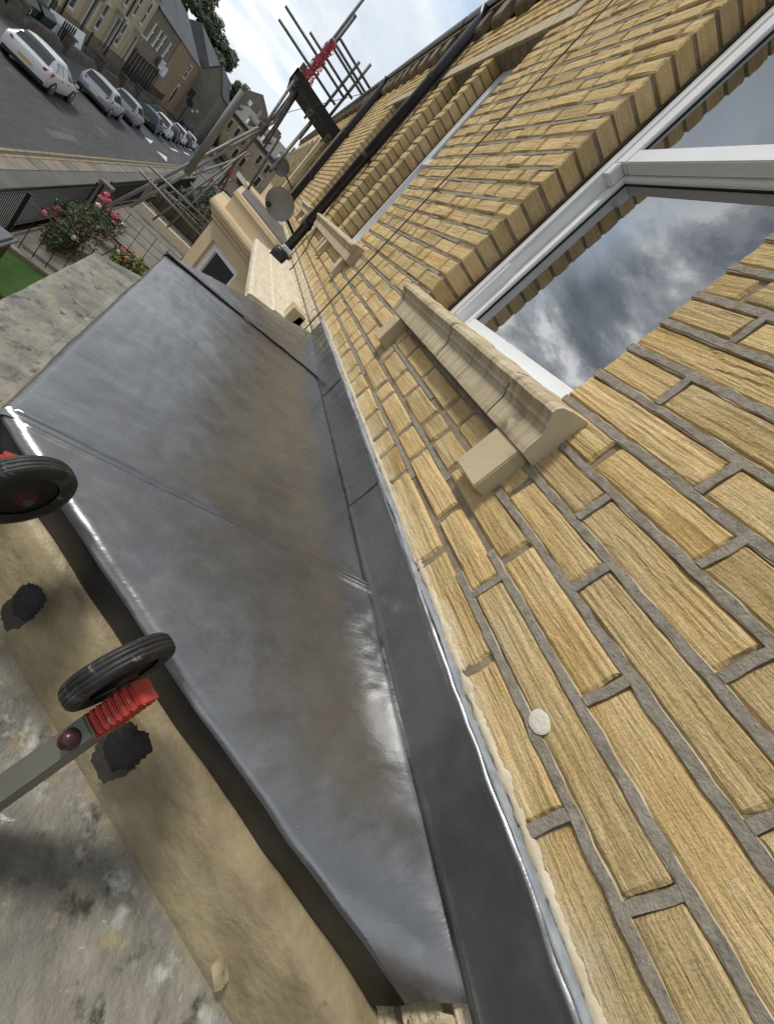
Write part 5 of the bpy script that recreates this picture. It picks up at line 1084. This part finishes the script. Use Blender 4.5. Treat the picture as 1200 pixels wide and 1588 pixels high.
c3 = make_car('third parked car, silver grey with a white roof, behind the dark teal one', grey2, x=46.3, y=YC, L_=4.1, W_=1.8, H_=1.55, estate=True, rear=False)
c4 = make_car('dark teal parked car, fourth in the row', teal, x=56.0, y=YC + .15, L_=4.3, W_=1.8, H_=1.5, estate=True)
c5 = make_car('white parked hatchback just beyond the dark teal car', whiteB, x=61.8, y=YC, L_=4.1, estate=True, H_=1.6)
c6 = make_car('black parked car, sixth in the row', black, x=67.6, y=YC, L_=4.2)
c7 = make_car('white parked car, seventh in the row', whiteB, x=73.4, y=YC, L_=4.2, H_=1.6, estate=True)
c8 = make_car('dark blue parked car, last but one in the row', darkB, x=79.2, y=YC, L_=4.2)
c9 = make_car('white parked car, last in the row by the road lettering', white, x=85.0, y=YC, L_=4.2, estate=True)
c10 = make_car('black car parked on the forecourt under the plain gable', black, x=103.5, y=12.9, L_=4.6, W_=1.9, H_=1.6, estate=True, group='cars beyond the row')
c11 = make_car('silver car standing in the side street before the grey block', silver, x=122, y=9.2, L_=4.6, W_=1.9, H_=1.7, estate=True, group='cars beyond the row')
# badge and aerial on the nearest car
# ------------------------------------------------------------------ scaffolding further along our terrace
def tubething(label, pts, r=.028, m=None, name='scaffold_tube', group=None, cat='scaffold tube', clamps=()):
    pts = [Vector(p) for p in pts]; t = thing(name, label, cat, pts[0], group)
    q = MB(); q.tube(pts, r, 10); q.obj('tube', m or steelM, t, smooth=True)
    for c in clamps:
        q = MB(); c = pts[0].lerp(pts[-1], c); q.box(c.x - .05, c.x + .05, c.y - .05, c.y + .05, c.z - .05, c.z + .05); q.obj('coupler', steelDM, t, bevel=.01)
    return t
scf = thing('scaffold_platform', 'dark boarded scaffold platform hanging high off the wall below the eaves', 'scaffolding', (12.4, .6, 1.5))
for k in range(5):
    q = MB(); x = 11.9 + k * .235; q.box(x, x + .225, .02, 1.16, 1.42, 1.46); q.obj('board', boardM, scf, bevel=.004)
for (a, b) in ((11.86, 11.895), (13.08, 13.115)): q = MB(); q.box(a, b, .0, 1.2, 1.40, 1.66); q.obj('toe_board', boardM, scf)
q = MB(); q.box(11.86, 13.1, 1.165, 1.2, 1.42, 1.64); q.obj('toe_board', boardM, scf)
for y in (.10, .62, 1.08): q = MB(); q.tube([(11.6, y, 1.38), (13.4, y, 1.38)], .026, 8); q.obj('transom', steelDM, scf)
q = MB()
for (x, y, z) in ((11.85, .62, 1.36), (11.85, 1.1, 1.4), (11.85, .1, 1.36), (12, 1.12, 1.75)): q.box(x - .06, x + .06, y - .06, y + .06, z - .06, z + .06)
q.obj('couplers', steelDM, scf)
def stube(a, b, r=.026, m=None): q = MB(); q.tube([a, b], r, 8); q.obj('tube', m or steelDM, scf, smooth=True)
for (ya, yb, z) in ((1.84, .35, 1.86), (1.87, .28, 2.08), (1.37, .19, 2.2), (1.03, .09, 2.41), (1.06, .05, 2.48), (.98, .03, 2.6)): stube((12, ya, z), (12, yb, z + .01))
for (y, za, zb) in ((.48, .9, 2.70), (.31, 1.5, 2.86), (1.03, .3, 3.9), (.97, 1.5, 3.06)): stube((12.03 + (.02 if y < .4 else 0), y, za), (12.03, y, zb), .028)
rn = grid(18, 46, lambda u, v: (11.9 + .04 * nz3(u * 3, v * 6, 1), .985 + .03 * nz3(v * 5, u * 3, 2) + (u - .5) * (.26 - .12 * v) * (1 + .6 * nz3(v * 4, 1, 1)), 1.66 + .80 * v))
random.seed(8)
nt_ = meshobj('netting', rn[0], [f for f in rn[1] if random.random() < .72], netM, scf, smooth=True); md = nt_.modifiers.new('thick', 'SOLIDIFY'); md.thickness = .012

G2 = 'loose scaffold tubes along the terrace'
tubething('grey tube sloping up from the rose bush to the platform, upper of a pair', [(9, 1.94, -2.29), (10.4, 1.02, .47)], .026, group=G2, clamps=(.97,))
tubething('long grey tube sloping up from the rose bush, the lower of a pair', [(9.0, 1.72, -2.04), (10.6, .955, .60)], .026, group=G2, clamps=(.93,))
tubething('tube rising from the sloping pair to the outer edge of the platform', [(10.4, 1.02, .47), (11.8, 1.12, 1.5)], .026, steelDM, group=G2, clamps=(.02, .98))
tubething('second tube rising beside it to the outer corner of the platform', [(10.6, .955, .60), (11.9, 1.02, 1.42)], .026, steelDM, group=G2)
tubething('thin strut leaning down from the platform across the grey roofs', [(12, .98, 1.40), (12, .92, .26)], .022, steelDM, group=G2)
tubething('thin strut beside the leaning one, nearer the wall', [(12.1, .96, 1.40), (12.1, .86, .22)], .022, steelDM, group=G2)
tubething('long diagonal strut from the middle of the platform down to the small dark dish', [(12, .5, 1.36), (9.0, .56, .02)], .03, steelDM, group=G2, clamps=(.02,))
tubething('diagonal tube going down from the sloping pair to the gardens', [(10.4, 1.02, .47), (11, 1.06, -.16), (11, 1.05, -.95)], .024, steelDM, group=G2)
tubething('light tube, outer of two parallel ones above the path', [(9, 1.86, -1.51), (9, .70, -1.56)], .018, group=G2)
tubething('light horizontal tube, inner of two parallel ones above the path', [(9, 1.80, -1.35), (9, .70, -1.29)], .018, group=G2)
tubething('thick vertical grey post hanging among the sloping tubes over the pavement', [(7.6, 1.275, -.86), (7.6, 1.285, .36)], .045, postM, group=None, name='scaffold_post', cat='post')
tubething('red painted tube leaning among the scaffold tubes', [(11, 1.06, -.40), (11, .86, -1.55)], .02, mat('dull_red_paint', (.20, .03, .03), .7), group=None, cat='red tube')
for i, (a, b, lab) in enumerate((((11, .85, -1.2), (11, .78, -2.3), 'upright tube beside the beige bay, nearest the bay'), ((11.3, 1.0, -1.0), (11.3, .9, -2.2), 'upright tube just left of the beige bay top'), ((12, 1.5, -1.4), (12, .75, -2.0), 'short slanting tube behind the beige bay'), ((10.8, .75, .57), (11.2, .62, -.8), 'slanting tube by the grey block gable, near the dish'))):
    tubething(lab, [a, b], .022, steelDM, group=G2)
for i, (a, b, lab) in enumerate((((9.5, 1.35, -1.0), (11.4, .98, -.1), 'thin slanting tube just under the lower sloping tube'), ((10.2, 1.5, -2.2), (10.4, 1.0, -.1), 'leaning tube crossing behind the two parallel tubes'), ((11.6, 1.35, -2.4), (11.6, 1.1, -.5), 'upright tube behind the red tube'), ((12.4, 1.7, -1.2), (12.4, .7, -1.1), 'short level tube across the red tube'), ((12.4, 1.9, -2.0), (12.4, .8, -1.9), 'low level tube among the dark hedges'))):
    tubething(lab, [a, b], .018, steelM, group=G2)
wire = MB(); wire.tube([(11, .99, .72), (11, .84, 1.02), (11, .08, 2.36)], .005, 5); tag(wire.obj('overhead_wire', blackM), 'thin black wire crossing the sky under the scaffold', 'wire')
# black lidded wheelie bin in the garden beside the turf
wb = thing('wheelie_bin', 'grey lidded wheelie bin at the left edge beside the green turf', 'bin', (9.8, 3.15, gz(9.8)))
wbM = mat('bin_grey', (.10, .105, .12), .4); z = gz(9.8)
q = MB(); q.add([(9.55, 2.92, z + .05), (10.05, 2.92, z + .05), (10.05, 3.4, z + .05), (9.55, 3.4, z + .05), (9.48, 2.86, z + 1.0), (10.12, 2.86, z + 1.0), (10.12, 3.5, z + 1.0), (9.48, 3.5, z + 1.0)], [(0, 1, 2, 3), (4, 5, 6, 7), (0, 1, 5, 4), (1, 2, 6, 5), (2, 3, 7, 6), (3, 0, 4, 7)]); q.obj('body', trimDM, wb, bevel=.02)
q = MB(); q.box(9.44, 10.16, 2.82, 3.54, z + 1.001, z + 1.04); q.prism([(9.50, 2.88, z + 1.041), (10.10, 2.88, z + 1.041), (10.10, 3.48, z + 1.041), (9.50, 3.48, z + 1.041)], (0, 0, .035)); q.obj('lid', wbM, wb, bevel=.012)
for y in (2.95, 3.4): q = MB(); q.tube([(10.12, y - .03, z + .10), (10.12, y + .03, z + .10)], .10, 14); q.obj('wheel', rubM, wb)
